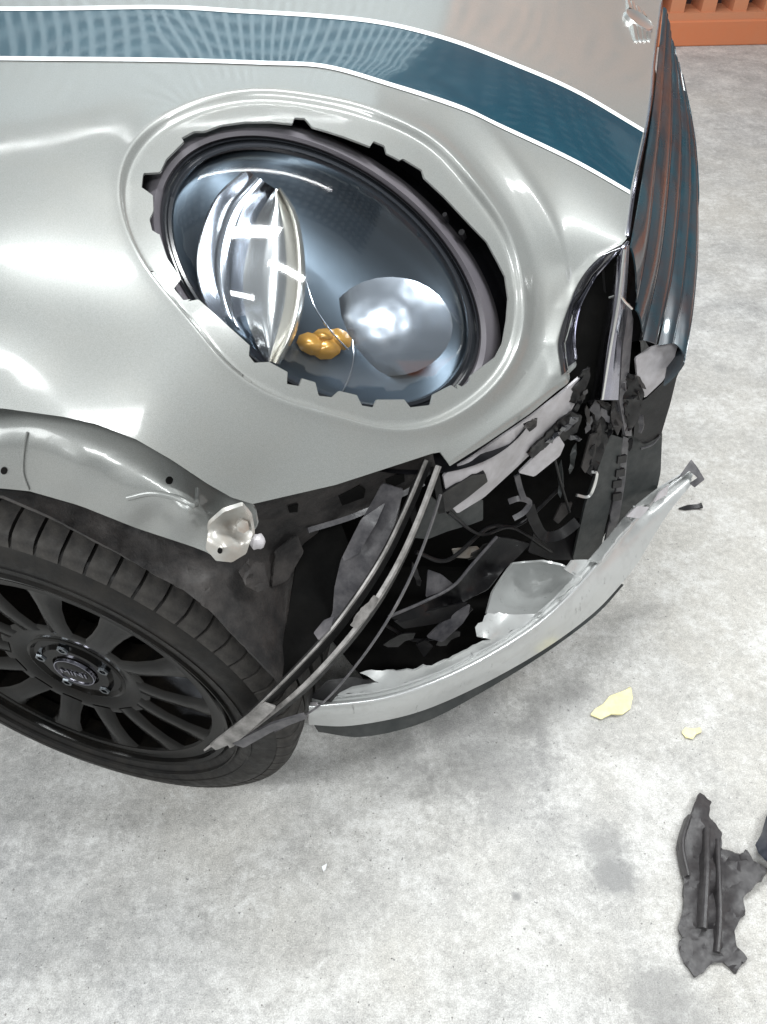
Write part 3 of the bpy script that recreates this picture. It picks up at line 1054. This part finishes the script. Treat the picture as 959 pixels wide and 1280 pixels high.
WT = TPS(*(lambda a: (a[:, :2], depth_of(a[:, :2], a[:, 2])))(np.array([(-220, 490, -.735), (0, 488, -.742), (80, 500, -.75), (170, 528, -.755), (250, 582, -.765), (305, 614, -.765), (318, 634, -.795), (322, 655, -.805), (300, 690, -.815), (278, 703, -.818), (258, 690, -.812),
                            (240, 683, -.806), (170, 660, -.797), (100, 632, -.787), (30, 612, -.777), (-220, 600, -.75), (0, 560, -.782), (100, 585, -.797), (60, 540, -.778), (140, 568, -.789), (200, 622, -.813), (215, 600, -.800), (238, 640, -.825), (165, 640, -.806), (254, 622, -.795), (285, 650, -.79), (-100, 550, -.77), (195, 645, -.800)])), 1e-4)


def on_wing(pts, lift):
    q = np.asarray(pts, float)
    return place(q, WT(q) - lift)


def disc(name, c, r, mt, parent, surf, n=20, sq=1.0, ang=0.0):
    q = [(c[0] + r * math.cos(a) * math.cos(ang) - r * sq * math.sin(a) * math.sin(ang), c[1] + r * math.cos(a) * math.sin(ang) + r * sq * math.sin(a) * math.cos(ang)) for a in np.linspace(0, 2 * math.pi, n, endpoint=False)]
    v = surf(q)
    return obj(name, v, face_cam(v, [tuple(range(n))]), mt, parent, False, solid=0.0012)


disc('drain_hole', (212, 600), 4.6, M['void'], wing, lambda q: on_wing(q, 0.0014))
disc('drain_hole', (5, 589), 4.2, M['void'], wing, lambda q: on_wing(q, 0.0014))
sweep('panel_seam', on_wing(spline([(34, 540), (30, 560), (29, 590), (36, 612)], 24), 0.001), circle(0.0012, 8), M['paint'], wing)
sweep('pressed_bead', on_wing(spline([(160, 622), (190, 616), (220, 622), (243, 632), (246, 612)], 24), -0.001), circle(0.003, 10), M['paint'], wing)
br = panel('wing_bracket', [(262, 655, -.83), (280, 640, -.828), (303, 632, -.822), (312, 645, -.822), (316, 668, -.828), (308, 692, -.838), (290, 703, -.845), (270, 701, -.845), (257, 686, -.84)], M['bracket'], car, 0.004,
           ctrl=[(288, 660, -.815), (280, 685, -.85), (285, 674, -.838)], step=4)
br['label'] = 'rust-stained bracket at the end of the inner wing'
disc('bracket_hole', (275, 689), 3.2, M['void'], br, lambda q: np.array([P(a, b, -.8535) for a, b in q]))
bc_ = P(303, 655, -.822)
sweep('bracket_bolt', [bc_, bc_ + np.array([0.002, -0.008, 0.004])], circle(0.006, 6), M['rust'], br, smooth=False)
nb = P(322, 677, -.815)
v, f = [], []
for i in range(7):
    ph = math.pi * i / 6
    for j in range(12):
        a = 2 * math.pi * j / 12
        v.append(nb + 0.0075 * np.array([math.sin(ph) * math.cos(a), math.sin(ph) * math.sin(a) * (0.9 + .2 * (j % 3)), math.cos(ph)]))
for i in range(6):
    for j in range(12):
        f.append((i * 12 + j, i * 12 + (j + 1) % 12, (i + 1) * 12 + (j + 1) % 12, (i + 1) * 12 + j))
obj('plastic_plug', v, face_cam(v, f), M['pale_plastic'], br, True, 50)

liner = panel('arch_liner', [(-220, 585, -.70), (0, 590, -.72), (110, 610, -.73), (200, 642, -.74), (260, 662, -.742), (322, 632, -.745), (380, 640, -.73), (400, 655, -.70), (390, 700, -.69), (372, 740, -.72), (360, 790, -.775), (352, 856, -.835), (340, 842, -.838), (300, 802, -.828),
                             (262, 763, -.817), (230, 738, -.808), (200, 722, -.802), (150, 692, -.792), (60, 644, -.777), (0, 618, -.767), (-220, 610, -.745)], M['liner'], car, 0.003,
              ctrl=[(300, 720, -.785), (330, 680, -.75), (350, 720, -.745), (260, 720, -.80), (320, 770, -.80)], rough=0.0008, step=7)
liner['label'] = 'dusty dark arch liner above the tyre tread'
# crumpled tail of the liner
panel('liner_tear', [(300, 715, -.80), (312, 698, -.785), (330, 704, -.78), (337, 735, -.79), (322, 740, -.80), (308, 733, -.805)], M['liner'], liner, 0.003, rough=0.002, step=6)
panel('liner_tear', [(345, 690, -.75), (372, 668, -.73), (380, 690, -.73), (360, 725, -.75), (340, 735, -.765)], M['liner'], liner, 0.003, rough=0.002, step=6)

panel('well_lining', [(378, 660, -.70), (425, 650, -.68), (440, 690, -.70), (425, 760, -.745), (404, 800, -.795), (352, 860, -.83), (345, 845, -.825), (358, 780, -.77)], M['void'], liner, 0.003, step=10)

# slotted rail under the bonnet edge
rail = panel('slotted_rail', [(316, 628, -.775), (420, 602, -.735), (540, 562, -.665), (545, 585, -.66), (520, 610, -.67), (490, 622, -.68), (450, 640, -.69), (410, 656, -.71), (385, 662, -.72), (350, 648, -.745), (320, 648, -.765)], M['liner'], car, 0.003, ctrl=[(430, 630, -.70), (480, 605, -.685)])
for pts in ([(423, 620), (450, 607), (457, 612), (455, 622), (428, 632)], [(360, 634), (373, 630), (372, 640), (362, 641)], [(482, 600), (505, 590), (506, 602), (485, 612)]):
    q = np.array(pts, float)
    rt = TPS([(316, 628), (420, 602), (540, 562), (520, 610), (450, 640), (385, 662), (320, 648), (430, 630), (480, 605)], depth_of([(316, 628), (420, 602), (540, 562), (520, 610), (450, 640), (385, 662), (320, 648), (430, 630), (480, 605)], [-.775, -.735, -.665, -.67, -.69, -.72, -.765, -.70, -.685]), 1e-4)
    v = place(q, rt(q) - 0.0025)
    obj('rail_slot', v, face_cam(v, [tuple(range(len(q)))]), M['void'], rail, False, solid=0.001)
sweep('rail_flange', px_line([(385, 663, -.725), (440, 646, -.70), (490, 624, -.685), (530, 604, -.672)], 20), [(-.003, -.002), (.003, -.002), (.003, .002), (-.003, .002)], M['grey_plastic'], rail)

# broken panel just in front of the wheel
panel('splash_panel', [(478, 604, -.69), (505, 612, -.69), (492, 660, -.715), (470, 715, -.74), (440, 770, -.765), (424, 790, -.775), (404, 792, -.775), (416, 765, -.76), (418, 735, -.745), (426, 700, -.73), (440, 672, -.715), (455, 645, -.70)], M['grey_plastic'], car, 0.003, step=8, rough=0.0006)
panel('splash_rib', [(452, 648, -.715), (482, 628, -.70), (470, 655, -.72), (448, 692, -.735), (430, 702, -.74), (428, 696, -.737)], M['grey_plastic'], car, 0.003, step=7)

# torn wheel-arch trim: a moulding with lips, sprung out past the tyre
T1 = [(533, 575, -.680), (508, 634, -.715), (480, 692, -.755), (447, 744, -.80), (407, 796, -.828), (357, 849, -.848), (306, 898, -.850), (257, 937, -.845)]
T2 = [(541, 578, -.674), (515, 640, -.708), (488, 697, -.747), (456, 749, -.790), (417, 801, -.82), (366, 854, -.842), (315, 900, -.845), (266, 938, -.842)]
T3 = [(548, 582, -.680), (524, 646, -.713), (498, 703, -.752), (467, 755, -.796), (428, 806, -.826), (378, 859, -.848), (328, 900, -.850), (288, 932, -.846)]
T4 = [(553, 590, -.672), (530, 655, -.704), (505, 713, -.742), (476, 765, -.784), (438, 815, -.814), (390, 866, -.836), (345, 902, -.842), (305, 930, -.84)]
T5 = [(557, 598, -.676), (536, 664, -.706), (512, 724, -.742), (484, 776, -.782), (448, 828, -.808), (404, 878, -.828), (360, 906, -.838), (325, 922, -.838)]
trim = loft('wheel_arch_trim', [T1, [tuple(a * .45 + b * .55 for a, b in zip(p, q)) for p, q in zip(T1, T2)], T2], M['trim'], car, 60, thick=0.004, sub=2, sharp=50)
trim['label'] = 'torn wheel-arch moulding sprung outwards in front of the tyre'


loft('trim_strip', [[(a - 3, b - 2, c + .002) for a, b, c in T3], T3, [tuple(x * .4 + y * .6 for x, y in zip(p, q)) for p, q in zip(T3, T4)]], M['trim'], trim, 60, thick=0.003, sub=2, sharp=50)


def trim_lip(rows_, w, h, mt, s0=0.0, s1=1.0):
    p = px_line(rows_, 60)
    i0, i1 = int(s0 * 59), int(s1 * 59) + 1
    sweep('trim_lip', p[i0:i1], [(-w, -h), (w, -h), (w * .7, h), (-w * .7, h)], mt, trim, ref=(-0.4, -0.7, 0.5))


trim_lip(T1, 0.0016, 0.0026, M['trim_lip'])
trim_lip(T3, 0.0030, 0.0026, M['trim_lip'])
trim_lip(T5, 0.0013, 0.0022, M['grey_plastic'], 0.06, 0.96)
panel('trim_scuff', [(438, 782, -.832), (446, 768, -.825), (456, 757, -.815), (468, 744, -.806), (474, 748, -.806), (466, 762, -.816), (454, 777, -.826), (446, 786, -.832)], M['trim_lip'], trim, 0.001, step=4, jag=0.8)
panel('trim_split', [(392, 791, -.822), (405, 775, -.81), (418, 770, -.81), (412, 785, -.825), (398, 800, -.832)], M['grey_plastic'], trim, 0.003)
panel('trim_tail', [(262, 932, -.86), (330, 880, -.86), (345, 885, -.86), (300, 925, -.86), (270, 938, -.86)], M['trim_lip'], trim, 0.003)
panel('trim_tail', [(290, 930, -.855), (340, 905, -.85), (380, 893, -.842), (384, 898, -.842), (340, 915, -.85), (305, 935, -.855)], M['grey_plastic'], trim, 0.003)
# top hook of the trim
sweep('trim_hook', px_line([(520, 655, -.70), (514, 625, -.69), (522, 600, -.68), (541, 588, -.672), (548, 612, -.67), (552, 640, -.665)], 30), [(-.004, -.002), (.004, -.002), (.004, .002), (-.004, .002)], M['trim'], trim)

# ---- what is bared behind the bumper
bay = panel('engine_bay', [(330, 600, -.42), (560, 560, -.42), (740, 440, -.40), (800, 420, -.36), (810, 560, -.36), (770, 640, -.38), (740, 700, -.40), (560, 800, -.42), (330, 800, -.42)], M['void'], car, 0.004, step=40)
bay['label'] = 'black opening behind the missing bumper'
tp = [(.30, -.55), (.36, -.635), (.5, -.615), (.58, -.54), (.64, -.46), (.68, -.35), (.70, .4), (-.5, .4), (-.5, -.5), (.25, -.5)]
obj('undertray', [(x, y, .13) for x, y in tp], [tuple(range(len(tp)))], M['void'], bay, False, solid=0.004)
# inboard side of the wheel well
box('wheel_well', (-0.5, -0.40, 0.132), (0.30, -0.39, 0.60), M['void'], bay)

lb = panel('lamp_bracket', [(554, 594, -.655), (600, 565, -.62), (666, 520, -.572), (712, 483, -.525), (736, 462, -.497), (730, 485, -.497), (715, 512, -.512), (690, 540, -.53), (660, 571, -.553), (640, 590, -.57), (605, 622, -.602), (572, 642, -.635), (560, 628, -.645)],
           M['pale_plastic'], car, 0.003, ctrl=[(640, 556, -.60), (690, 515, -.555), (600, 594, -.632)], step=7)
lb['label'] = 'pale bent bracket under the bonnet edge'
panel('foam_pad', [(553, 617, -.655), (590, 594, -.64), (607, 592, -.63), (610, 602, -.622), (585, 622, -.633), (560, 640, -.65), (549, 634, -.657)], M['black'], lb, 0.006, rough=0.001, step=6)
panel('bracket_flap', [(648, 591, -.56), (678, 562, -.55), (699, 545, -.535), (706, 556, -.53), (700, 570, -.535), (668, 596, -.555)], M['pale_plastic'], lb, 0.003, step=6)
for pts in ([(655, 532, -.60), (664, 527, -.595), (672, 522, -.585), (671, 533, -.59), (662, 540, -.598)], [(660, 566, -.565), (690, 536, -.545), (704, 522, -.53), (706, 535, -.53), (686, 556, -.545), (666, 573, -.56)],
            [(696, 528, -.54), (715, 515, -.53), (728, 520, -.52), (722, 540, -.525), (705, 552, -.53), (698, 545, -.535)], [(700, 500, -.53), (722, 480, -.515), (738, 458, -.505), (736, 478, -.505), (720, 505, -.515)]):
    panel('torn_gasket', pts, M['black'], lb, 0.003, rough=0.0015, step=5, jag=0.8)
panel('washer_plate', [(516, 672, -.62), (538, 620, -.62), (556, 634, -.61), (604, 624, -.57), (604, 650, -.57), (588, 656, -.58), (560, 664, -.60), (535, 674, -.615)], M['slate'], car, 0.004)
panel('rusted_mount', [(566, 688, -.56), (598, 684, -.545), (603, 690, -.545), (585, 698, -.555), (568, 697, -.56)], M['rust'], car, 0.004, step=5)
# bent black sheet and grey scraps
sh = panel('bent_sheet', [(486, 771, -.665), (530, 753, -.645), (566, 735, -.62), (590, 708, -.595), (620, 671, -.555), (642, 674, -.535), (663, 680, -.52), (648, 696, -.535), (630, 712, -.56), (610, 736, -.59), (577, 754, -.625), (540, 768, -.65), (500, 778, -.67)], M['black'], car, 0.003,
           ctrl=[(600, 715, -.56), (560, 750, -.605)], step=7)
sweep('sheet_edge_highlight', px_line([(486, 771, -.672), (530, 752, -.652), (566, 733, -.628), (590, 706, -.603), (621, 671, -.562)], 26), circle(0.0022, 8), M['grey_plastic'], sh)  # grey bead painting the highlight along the sheet's rim
panel('bent_flap', [(492, 776, -.67), (545, 762, -.648), (585, 752, -.62), (578, 768, -.63), (545, 780, -.65), (505, 786, -.67)], M['black'], sh, 0.003)
panel('torn_scrap', [(535, 712, -.60), (552, 718, -.60), (568, 731, -.605), (550, 740, -.615), (532, 747, -.62)], M['grey_plastic'], car, 0.003)
panel('torn_scrap', [(588, 756, -.625), (586, 768, -.63), (578, 780, -.64), (553, 803, -.655), (534, 797, -.66), (550, 780, -.645), (570, 766, -.635)], M['grey_plastic'], car, 0.003)
panel('torn_scrap', [(520, 806, -.66), (532, 800, -.66), (542, 808, -.655), (530, 822, -.665)], M['black'], car, 0.003)
rect = [(-.004, -.0015), (.004, -.0015), (.004, .0015), (-.004, .0015)]
hook = sweep('wire_hook', px_line([(646, 594, -.52), (650, 610, -.52), (655, 624, -.52)], 10), rect, M['grey_plastic'], car)
sweep('hook_arm', px_line([(636, 627, -.52), (650, 623, -.52), (662, 628, -.515), (655, 640, -.52), (642, 648, -.525)], 20), rect, M['grey_plastic'], hook)
sweep('hook_stem', px_line([(661, 632, -.512), (668, 652, -.51), (680, 670, -.50), (700, 668, -.49), (722, 652, -.48)], 22), [(-.008, -.002), (.008, -.002), (.008, .002), (-.008, .002)], M['black'], hook)
panel('fog_lamp_shroud', [(668, 664, -.49), (690, 672, -.47), (712, 655, -.455), (725, 648, -.45), (722, 690, -.46), (715, 700, -.47), (690, 700, -.49), (660, 690, -.51)], M['black'], car, 0.003)
panel('mount_scrap', [(692, 650, -.46), (702, 630, -.45), (716, 628, -.445), (712, 640, -.45), (698, 655, -.46)], M['liner'], car, 0.003)

cb = panel('crash_bracket', [(757, 560, -.452), (764, 543, -.45), (779, 548, -.44), (774, 590, -.44), (766, 620, -.44), (756, 662, -.445), (748, 702, -.45), (716, 700, -.47), (724, 665, -.467), (732, 630, -.463), (744, 596, -.457)], M['slate'], car, 0.004, step=8)
cb['label'] = 'grey upright bracket beside the grille'
sweep('bracket_clip', px_line([(739, 590, -.468), (746, 592, -.466), (742, 610, -.468), (735, 621, -.472), (721, 619, -.478)], 26), [(-.002, -.0015), (.002, -.0015), (.002, .0015), (-.002, .0015)], M['bolt'], cb)
panel('latch_body', [(738, 503, -.468), (766, 506, -.455), (770, 530, -.45), (760, 552, -.457), (750, 580, -.462), (740, 596, -.466), (730, 588, -.472), (735, 560, -.47), (742, 530, -.468)], M['black'], cb, 0.006, rough=0.002, step=6)
panel('latch_tongue', [(738, 545, -.475), (748, 540, -.47), (744, 570, -.472), (732, 592, -.478), (727, 585, -.48)], M['liner'], cb, 0.003, step=6)
panel('side_scrap', [(779, 545, -.43), (786, 548, -.42), (782, 600, -.42), (774, 650, -.425), (760, 695, -.435), (752, 700, -.44), (764, 640, -.435), (774, 595, -.435)], M['grey_plastic'], cb, 0.003, rough=0.0015, step=6)
for (u, v_) in ((778, 575), (776, 592), (772, 606), (772, 622)):
    panel('clip_tooth', [(u - 5, v_ - 4, -.445), (u + 6, v_ - 6, -.435), (u + 5, v_ + 3, -.435), (u - 6, v_ + 5, -.445)], M['black'], cb, 0.004, step=5, soft=0)

pl = panel('front_plate', [(786, 470, -.40), (806, 497, -.39), (828, 540, -.375), (826, 590, -.375), (818, 628, -.38), (795, 650, -.395), (770, 664, -.41), (778, 610, -.405), (786, 545, -.40)], M['slate'], car, 0.004, step=10)
pl['label'] = 'dark flat plate below the grille'
fl = panel('pale_flap', [(795, 448, -.44), (815, 434, -.425), (849, 425, -.405), (842, 452, -.41), (829, 476, -.415), (807, 497, -.43), (797, 475, -.44)], M['pale_plastic'], car, 0.003, step=7)
panel('black_edge', [(849, 424, -.405), (857, 428, -.40), (852, 458, -.40), (846, 472, -.40), (838, 505, -.395), (826, 545, -.39), (806, 556, -.395), (792, 545, -.41), (796, 505, -.42), (808, 498, -.415), (830, 477, -.41), (843, 452, -.405)], M['black'], car, 0.003, step=7)
sweep('edge_highlight', px_line([(801, 561, -.405), (815, 556, -.395), (825, 545, -.393)], 12), circle(0.0015, 6), M['grey_plastic'], fl)  # grey bead in place of the highlight curve on the glossy edge
panel('torn_fringe', [(776, 470, -.455), (796, 470, -.445), (806, 492, -.44), (800, 520, -.44), (786, 540, -.45), (780, 505, -.455)], M['black'], car, 0.004, rough=0.002, step=5, jag=1.0)
panel('torn_fringe', [(766, 500, -.458), (778, 498, -.455), (780, 530, -.455), (772, 545, -.458), (764, 525, -.46)], M['liner'], car, 0.004, rough=0.002, step=5, jag=1.0)

# splinters of broken plastic left hanging round the corner
def splinters(parent, spots, mats):
    for (u, v_, y, ln, wd, ang) in spots:
        c_, s_ = math.cos(math.radians(ang)), math.sin(math.radians(ang))
        pts = []
        for (p_, q_) in ((-1, -.3), (-.5, -.9), (.1, -.7), (.45, -1.0), (1, -.15), (.7, .5), (.2, .4), (-.25, 1.0), (-.7, .45)):
            p_, q_ = p_ * ln * rng.uniform(.75, 1.2), q_ * wd * rng.uniform(.6, 1.3)
            pts.append((u + p_ * c_ - q_ * s_, v_ + p_ * s_ + q_ * c_, y + rng.uniform(-.006, .006)))
        panel('splinter', pts, mats[int(rng.integers(len(mats)))], parent, 0.002, step=5, soft=0.0, wave=0.003)


splinters(cb, [(745, 515, -.472, 14, 6, 80), (756, 520, -.466, 10, 5, 60), (762, 535, -.46, 12, 4, 100), (736, 530, -.475, 12, 4, 110), (748, 545, -.47, 16, 4, 95), (770, 520, -.458, 14, 4, 85), (780, 500, -.452, 13, 5, 70),
               (783, 525, -.45, 12, 4, 95), (790, 490, -.446, 12, 6, 50), (797, 505, -.44, 13, 5, 100), (801, 530, -.43, 14, 5, 95), (788, 555, -.43, 10, 4, 100), (755, 505, -.47, 8, 4, 20), (775, 478, -.46, 12, 4, 60), (786, 470, -.452, 10, 4, 30),
               (739, 570, -.476, 16, 4, 105), (800, 478, -.445, 10, 4, 50)], [M['black'], M['black'], M['fold'], M['liner'], M['grey_plastic']])
splinters(lb, [(712, 532, -.535, 16, 5, -40), (700, 540, -.54, 12, 4, -30), (722, 510, -.52, 14, 4, -55), (730, 495, -.512, 12, 4, -60), (690, 549, -.545, 13, 4, -40), (716, 548, -.53, 9, 4, 10), (728, 470, -.51, 12, 3, -50), (664, 531, -.605, 9, 4, -30), (735, 520, -.50, 12, 4, 80)], [M['black'], M['fold'], M['liner']])
splinters(bay, [(700, 600, -.47, 22, 5, 90), (715, 575, -.47, 20, 4, 100), (520, 720, -.63, 18, 5, 70), (600, 690, -.55, 16, 5, -40), (500, 800, -.66, 24, 7, -20), (560, 800, -.64, 20, 6, -30)], [M['black'], M['liner'], M['slate']])
for pts, r in (([(520, 690, -.62), (560, 700, -.60), (610, 660, -.54), (650, 655, -.50), (700, 610, -.46)], 0.003), ([(560, 640, -.62), (600, 668, -.56), (640, 660, -.52), (690, 690, -.48)], 0.0022), ([(480, 780, -.66), (520, 800, -.65), (560, 790, -.63), (590, 760, -.60)], 0.0025), ([(690, 560, -.50), (700, 600, -.48), (712, 640, -.47)], 0.0022)):
    sweep('loose_cable', px_line(pts, 40), circle(r, 8), M['black'], bay)

# ---- broken bumper
r0 = [(386, 906, .205), (440, 907, .192), (520, 891, .186), (600, 857, .185), (680, 812, .19), (740, 768, .195), (775, 732, .203), (797, 704, .213), (816, 672, .238), (838, 638, .268), (864, 606, .292)]
r1 = [(386, 884, .25), (480, 873, .25), (560, 846, .255), (640, 803, .26), (700, 757, .265), (760, 691, .27), (800, 643, .28), (835, 610, .29), (866, 586, .30)]
r2 = [(388, 881, .246), (476, 866, .244), (553, 840, .249), (632, 797, .254), (692, 751, .259), (754, 686, .266), (796, 638, .277), (832, 607, .289), (864, 584, .301)]
r3 = [(392, 881, .256), (470, 859, .262), (546, 831, .267), (624, 787, .272), (682, 743, .274), (744, 680, .281), (789, 632, .289), (828, 603, .295), (862, 582, .303)]
def off(row, k, dz):
    q = spline(row, 40)
    t_ = np.gradient(q[:, :2], axis=0)
    t_ /= np.linalg.norm(t_, axis=1)[:, None]
    k = k * np.clip((868 - q[:, 0]) / 70.0, 0.12, 1)
    q[:, 0] += t_[:, 1] * k
    q[:, 1] -= t_[:, 0] * k
    q[:, 2] += dz
    return [tuple(x) for x in q]


rm_ = [tuple(a + (b - a) * 0.55) for a, b in zip(spline(r0, 24), spline(r1, 24))]
rm_ = off(rm_, -1.5, 0.004)
bump = loft('bumper', [r0, rm_, off(r1, -2.0, -0.003), off(r1, 0.0, 0.001), off(r1, 2.5, 0.0015)], M['torn'], car, 90, 'z', thick=0.003, sub=3, sharp=80)
bump['label'] = 'broken silver bumper lip hanging low over the floor'
loft('bumper_groove', [off(r1, 2.6, 0.001), off(r1, 4.5, -0.005), off(r1, 7.5, -0.005), off(r1, 9.5, 0.002), off(r1, 12, 0.004)], M['torn'], bump, 90, 'z', thick=0.003, sharp=25)
sweep('bumper_highlight', px_line([tuple(x) for x in off(r1, 0.5, 0.001)], 90, 'z'), circle(0.0026, 10), M['ridge'], bump)  # brighter bead laid on the ridge to paint its highlight line
r3 = off(r1, 11.5, 0.004)
torn = [(396, 872, .260), (416, 872, .260), (426, 864, .262), (440, 857, .264), (474, 853, .264), (450, 841, .274), (470, 838, .274), (505, 838, .274), (541, 834, .275), (556, 826, .276), (604, 803, .278), (615, 800, .278),
        (596, 795, .281), (594, 784, .284), (610, 766, .285), (650, 768, .278), (672, 767, .276), (706, 740, .277), (727, 722, .279), (706, 712, .29), (716, 700, .292), (752, 700, .284), (760, 688, .287), (775, 668, .290), (790, 653, .294), (784, 645, .302), (792, 634, .304), (812, 631, .298), (822, 617, .300), (836, 604, .299)]
r3s = r3
panel('bumper_shelf', [x for x in r3s[::-1] if x[0] < 838] + torn, M['torn'], bump, 0.003, mode='z', step=6, jag=1.1, soft=0.0)
duct = panel('brake_duct', [(641, 705, .285), (678, 702, .292), (702, 707, .288), (729, 722, .275), (707, 742, .268), (673, 770, .266), (608, 767, .268), (616, 740, .268), (634, 714, .276)], M['torn'], bump, 0.003, mode='z', ctrl=[(668, 737, .205), (690, 722, .225), (650, 748, .215), (645, 725, .23)], step=6)
panel('bumper_end', [(384, 880, .252), (396, 880, .262), (398, 884, .25), (394, 906, .204), (386, 906, .205)], M['pale_plastic'], bump, 0.003, mode='z', step=5)
loft('under_lip_shade', [[(390, 902, .19), (450, 905, .185), (520, 889, .18), (600, 855, .18), (680, 811, .183), (742, 766, .19), (778, 730, .20)],
                   [(398, 915, .165), (455, 921, .160), (530, 903, .155), (605, 864, .165), (684, 815, .178), (745, 769, .187), (780, 731, .197)]], M['slate'], bump, 60, 'z', thick=0.004)  # dark underside strip, also painting the shadow below the lip
panel('bumper_tab', [(783, 646, .31), (797, 632, .315), (812, 634, .305), (800, 648, .30)], M['pale_plastic'], bump, 0.003, mode='z', step=5)
panel('bumper_tab', [(818, 628, .305), (826, 614, .31), (836, 606, .302), (834, 618, .298)], M['pale_plastic'], bump, 0.003, mode='z', step=5)
panel('end_flag', [(846, 600, .302), (864, 574, .325), (872, 584, .32), (881, 599, .312), (868, 609, .30), (862, 604, .30), (872, 597, .31), (862, 588, .315)], M['grey_plastic'], bump, 0.002, mode='z', step=5)
panel('inner_scrap', [(386, 872, .262), (410, 850, .275), (440, 846, .275), (470, 852, .27), (440, 858, .268), (424, 866, .266), (414, 878, .263)], M['black'], bump, 0.003, mode='z', step=6)

# ------------------------------------------------------------------ things on the floor
sd = [(874, 990), (890, 1002), (886, 1020), (903, 1041), (902, 1061), (925, 1069), (934, 1062), (942, 1076), (962, 1086), (942, 1109), (929, 1122), (932, 1139), (918, 1163), (921, 1183), (935, 1198), (929, 1204), (919, 1215), (905, 1203),
      (892, 1203), (870, 1222), (851, 1196), (848, 1177), (854, 1172), (847, 1159), (855, 1135), (856, 1104), (846, 1058), (856, 1034)]
zz = [.014, .012, .012, .02, .02, .03, .035, .03, .03, .02, .012, .012, .012, .012, .012, .008, .006, .008, .008, .006, .008, .008, .010, .010, .012, .014, .014, .014]
s1 = panel('plastic_shard', [(a, b, z) for (a, b), z in zip(sd, zz)], M['shard'], None, 0.005, mode='z',
           ctrl=[(868, 1065, .010), (868, 1110, .012), (868, 1150, .012), (879, 1065, .022), (879, 1110, .026), (878, 1150, .024), (884, 1065, .028), (885, 1110, .03), (884, 1150, .028), (891, 1070, .010), (892, 1115, .010), (892, 1160, .010), (900, 1080, .024), (901, 1120, .022), (901, 1165, .02), (910, 1080, .012), (912, 1130, .010), (878, 1015, .02)], step=5, rough=0.0006, sharp=30, jag=0.7)
tag(s1, 'jagged grey-black plastic fragment lying whole on the concrete floor', 'plastic fragment')
for ln, w in (([(884, 1036, .022), (884, 1080, .032), (882, 1125, .032), (880, 1160, .026)], 0.0045), ([(897, 1050, .02), (899, 1100, .026), (900, 1150, .024), (897, 1190, .018)], 0.0035), ([(862, 1020, .018), (853, 1055, .022), (860, 1095, .02)], 0.003)):
    sweep('shard_rib', px_line(ln, 24, 'z'), [(-w * 1.6, -.014), (w * 1.6, -.014), (w * .9, .002), (w * .4, .004), (-w * .4, .004), (-w * .9, .002)], M['shard'], s1, ref=(0, 0, 1), sharp=30)
s2 = panel('plastic_shard', [(975, 1005, .03), (958, 1020, .022), (952, 1042, .02), (944, 1056, .026), (948, 1066, .03), (960, 1078, .045), (985, 1082, .03), (1010, 1040, .02), (1000, 1005, .02)], M['shard_dark'], None, 0.005, mode='z', step=6, rough=0.001, ctrl=[(970, 1045, .05)])
tag(s2, 'blue-black plastic scrap cut off by the right edge of the photo', 'plastic fragment')
y1 = panel('yellow_chip', [(738, 893, .005), (744, 886, .007), (754, 880, .006), (762, 870, .008), (778, 864, .012), (789, 859, .010), (791, 872, .006), (788, 886, .005), (778, 893, .005), (765, 892, .008), (752, 899, .005)], M['yellow'], None, 0.003, mode='z', step=5, rough=0.0006)
tag(y1, 'large triangular yellow chip on the floor near the bumper', 'chip')
y2 = panel('yellow_chip', [(852, 915, .005), (857, 909, .006), (866, 911, .009), (876, 909, .005), (877, 915, .005), (870, 918, .008), (866, 924, .005), (857, 921, .006)], M['yellow'], None, 0.003, mode='z', step=4, rough=0.0008)
tag(y2, 'small crumbled yellow chip on the floor, farther from the bumper', 'chip')
s3 = panel('plastic_sliver', [(848, 635, .006), (860, 631, .008), (872, 630, .010), (877, 628, .012), (879, 634, .010), (872, 635, .006), (858, 637, .005)], M['black'], None, 0.004, mode='z', step=4)
tag(s3, 'thin black sliver on the floor past the bumper end', 'plastic fragment')
s4 = panel('paint_flake', [(402, 1083, .003), (409, 1079, .004), (407, 1086, .004), (404, 1089, .003)], M['white_film'], None, 0.002, mode='z', step=3)
tag(s4, 'tiny white flake on the bare floor below the tyre', 'flake')

# loose grit
gv_, gf_ = [], []
for k in range(420):
    u, v_ = rng.uniform(-40, 1000), rng.uniform(560, 1300)
    c = P(u, v_, 0, 'z')
    r = rng.uniform(0.0006, 0.0018)
    o = len(gv_)
    for d in ((1, 0, 0), (0, 1, 0), (-1, 0, 0), (0, -1, 0), (0, 0, 1)):
        gv_.append(c + np.array(d) * r * rng.uniform(0.5, 1.3))
    gf_ += [(o, o + 1, o + 4), (o + 1, o + 2, o + 4), (o + 2, o + 3, o + 4), (o + 3, o, o + 4)]
g = obj('grit', gv_, gf_, dusty('grit', (0.12, 0.11, 0.1), (0.6, 0.6, 0.58), 0.8, 0.9, 400, bump=0), None, False)
tag(g, 'scattered fine grit on the concrete', 'grit', kind='stuff')
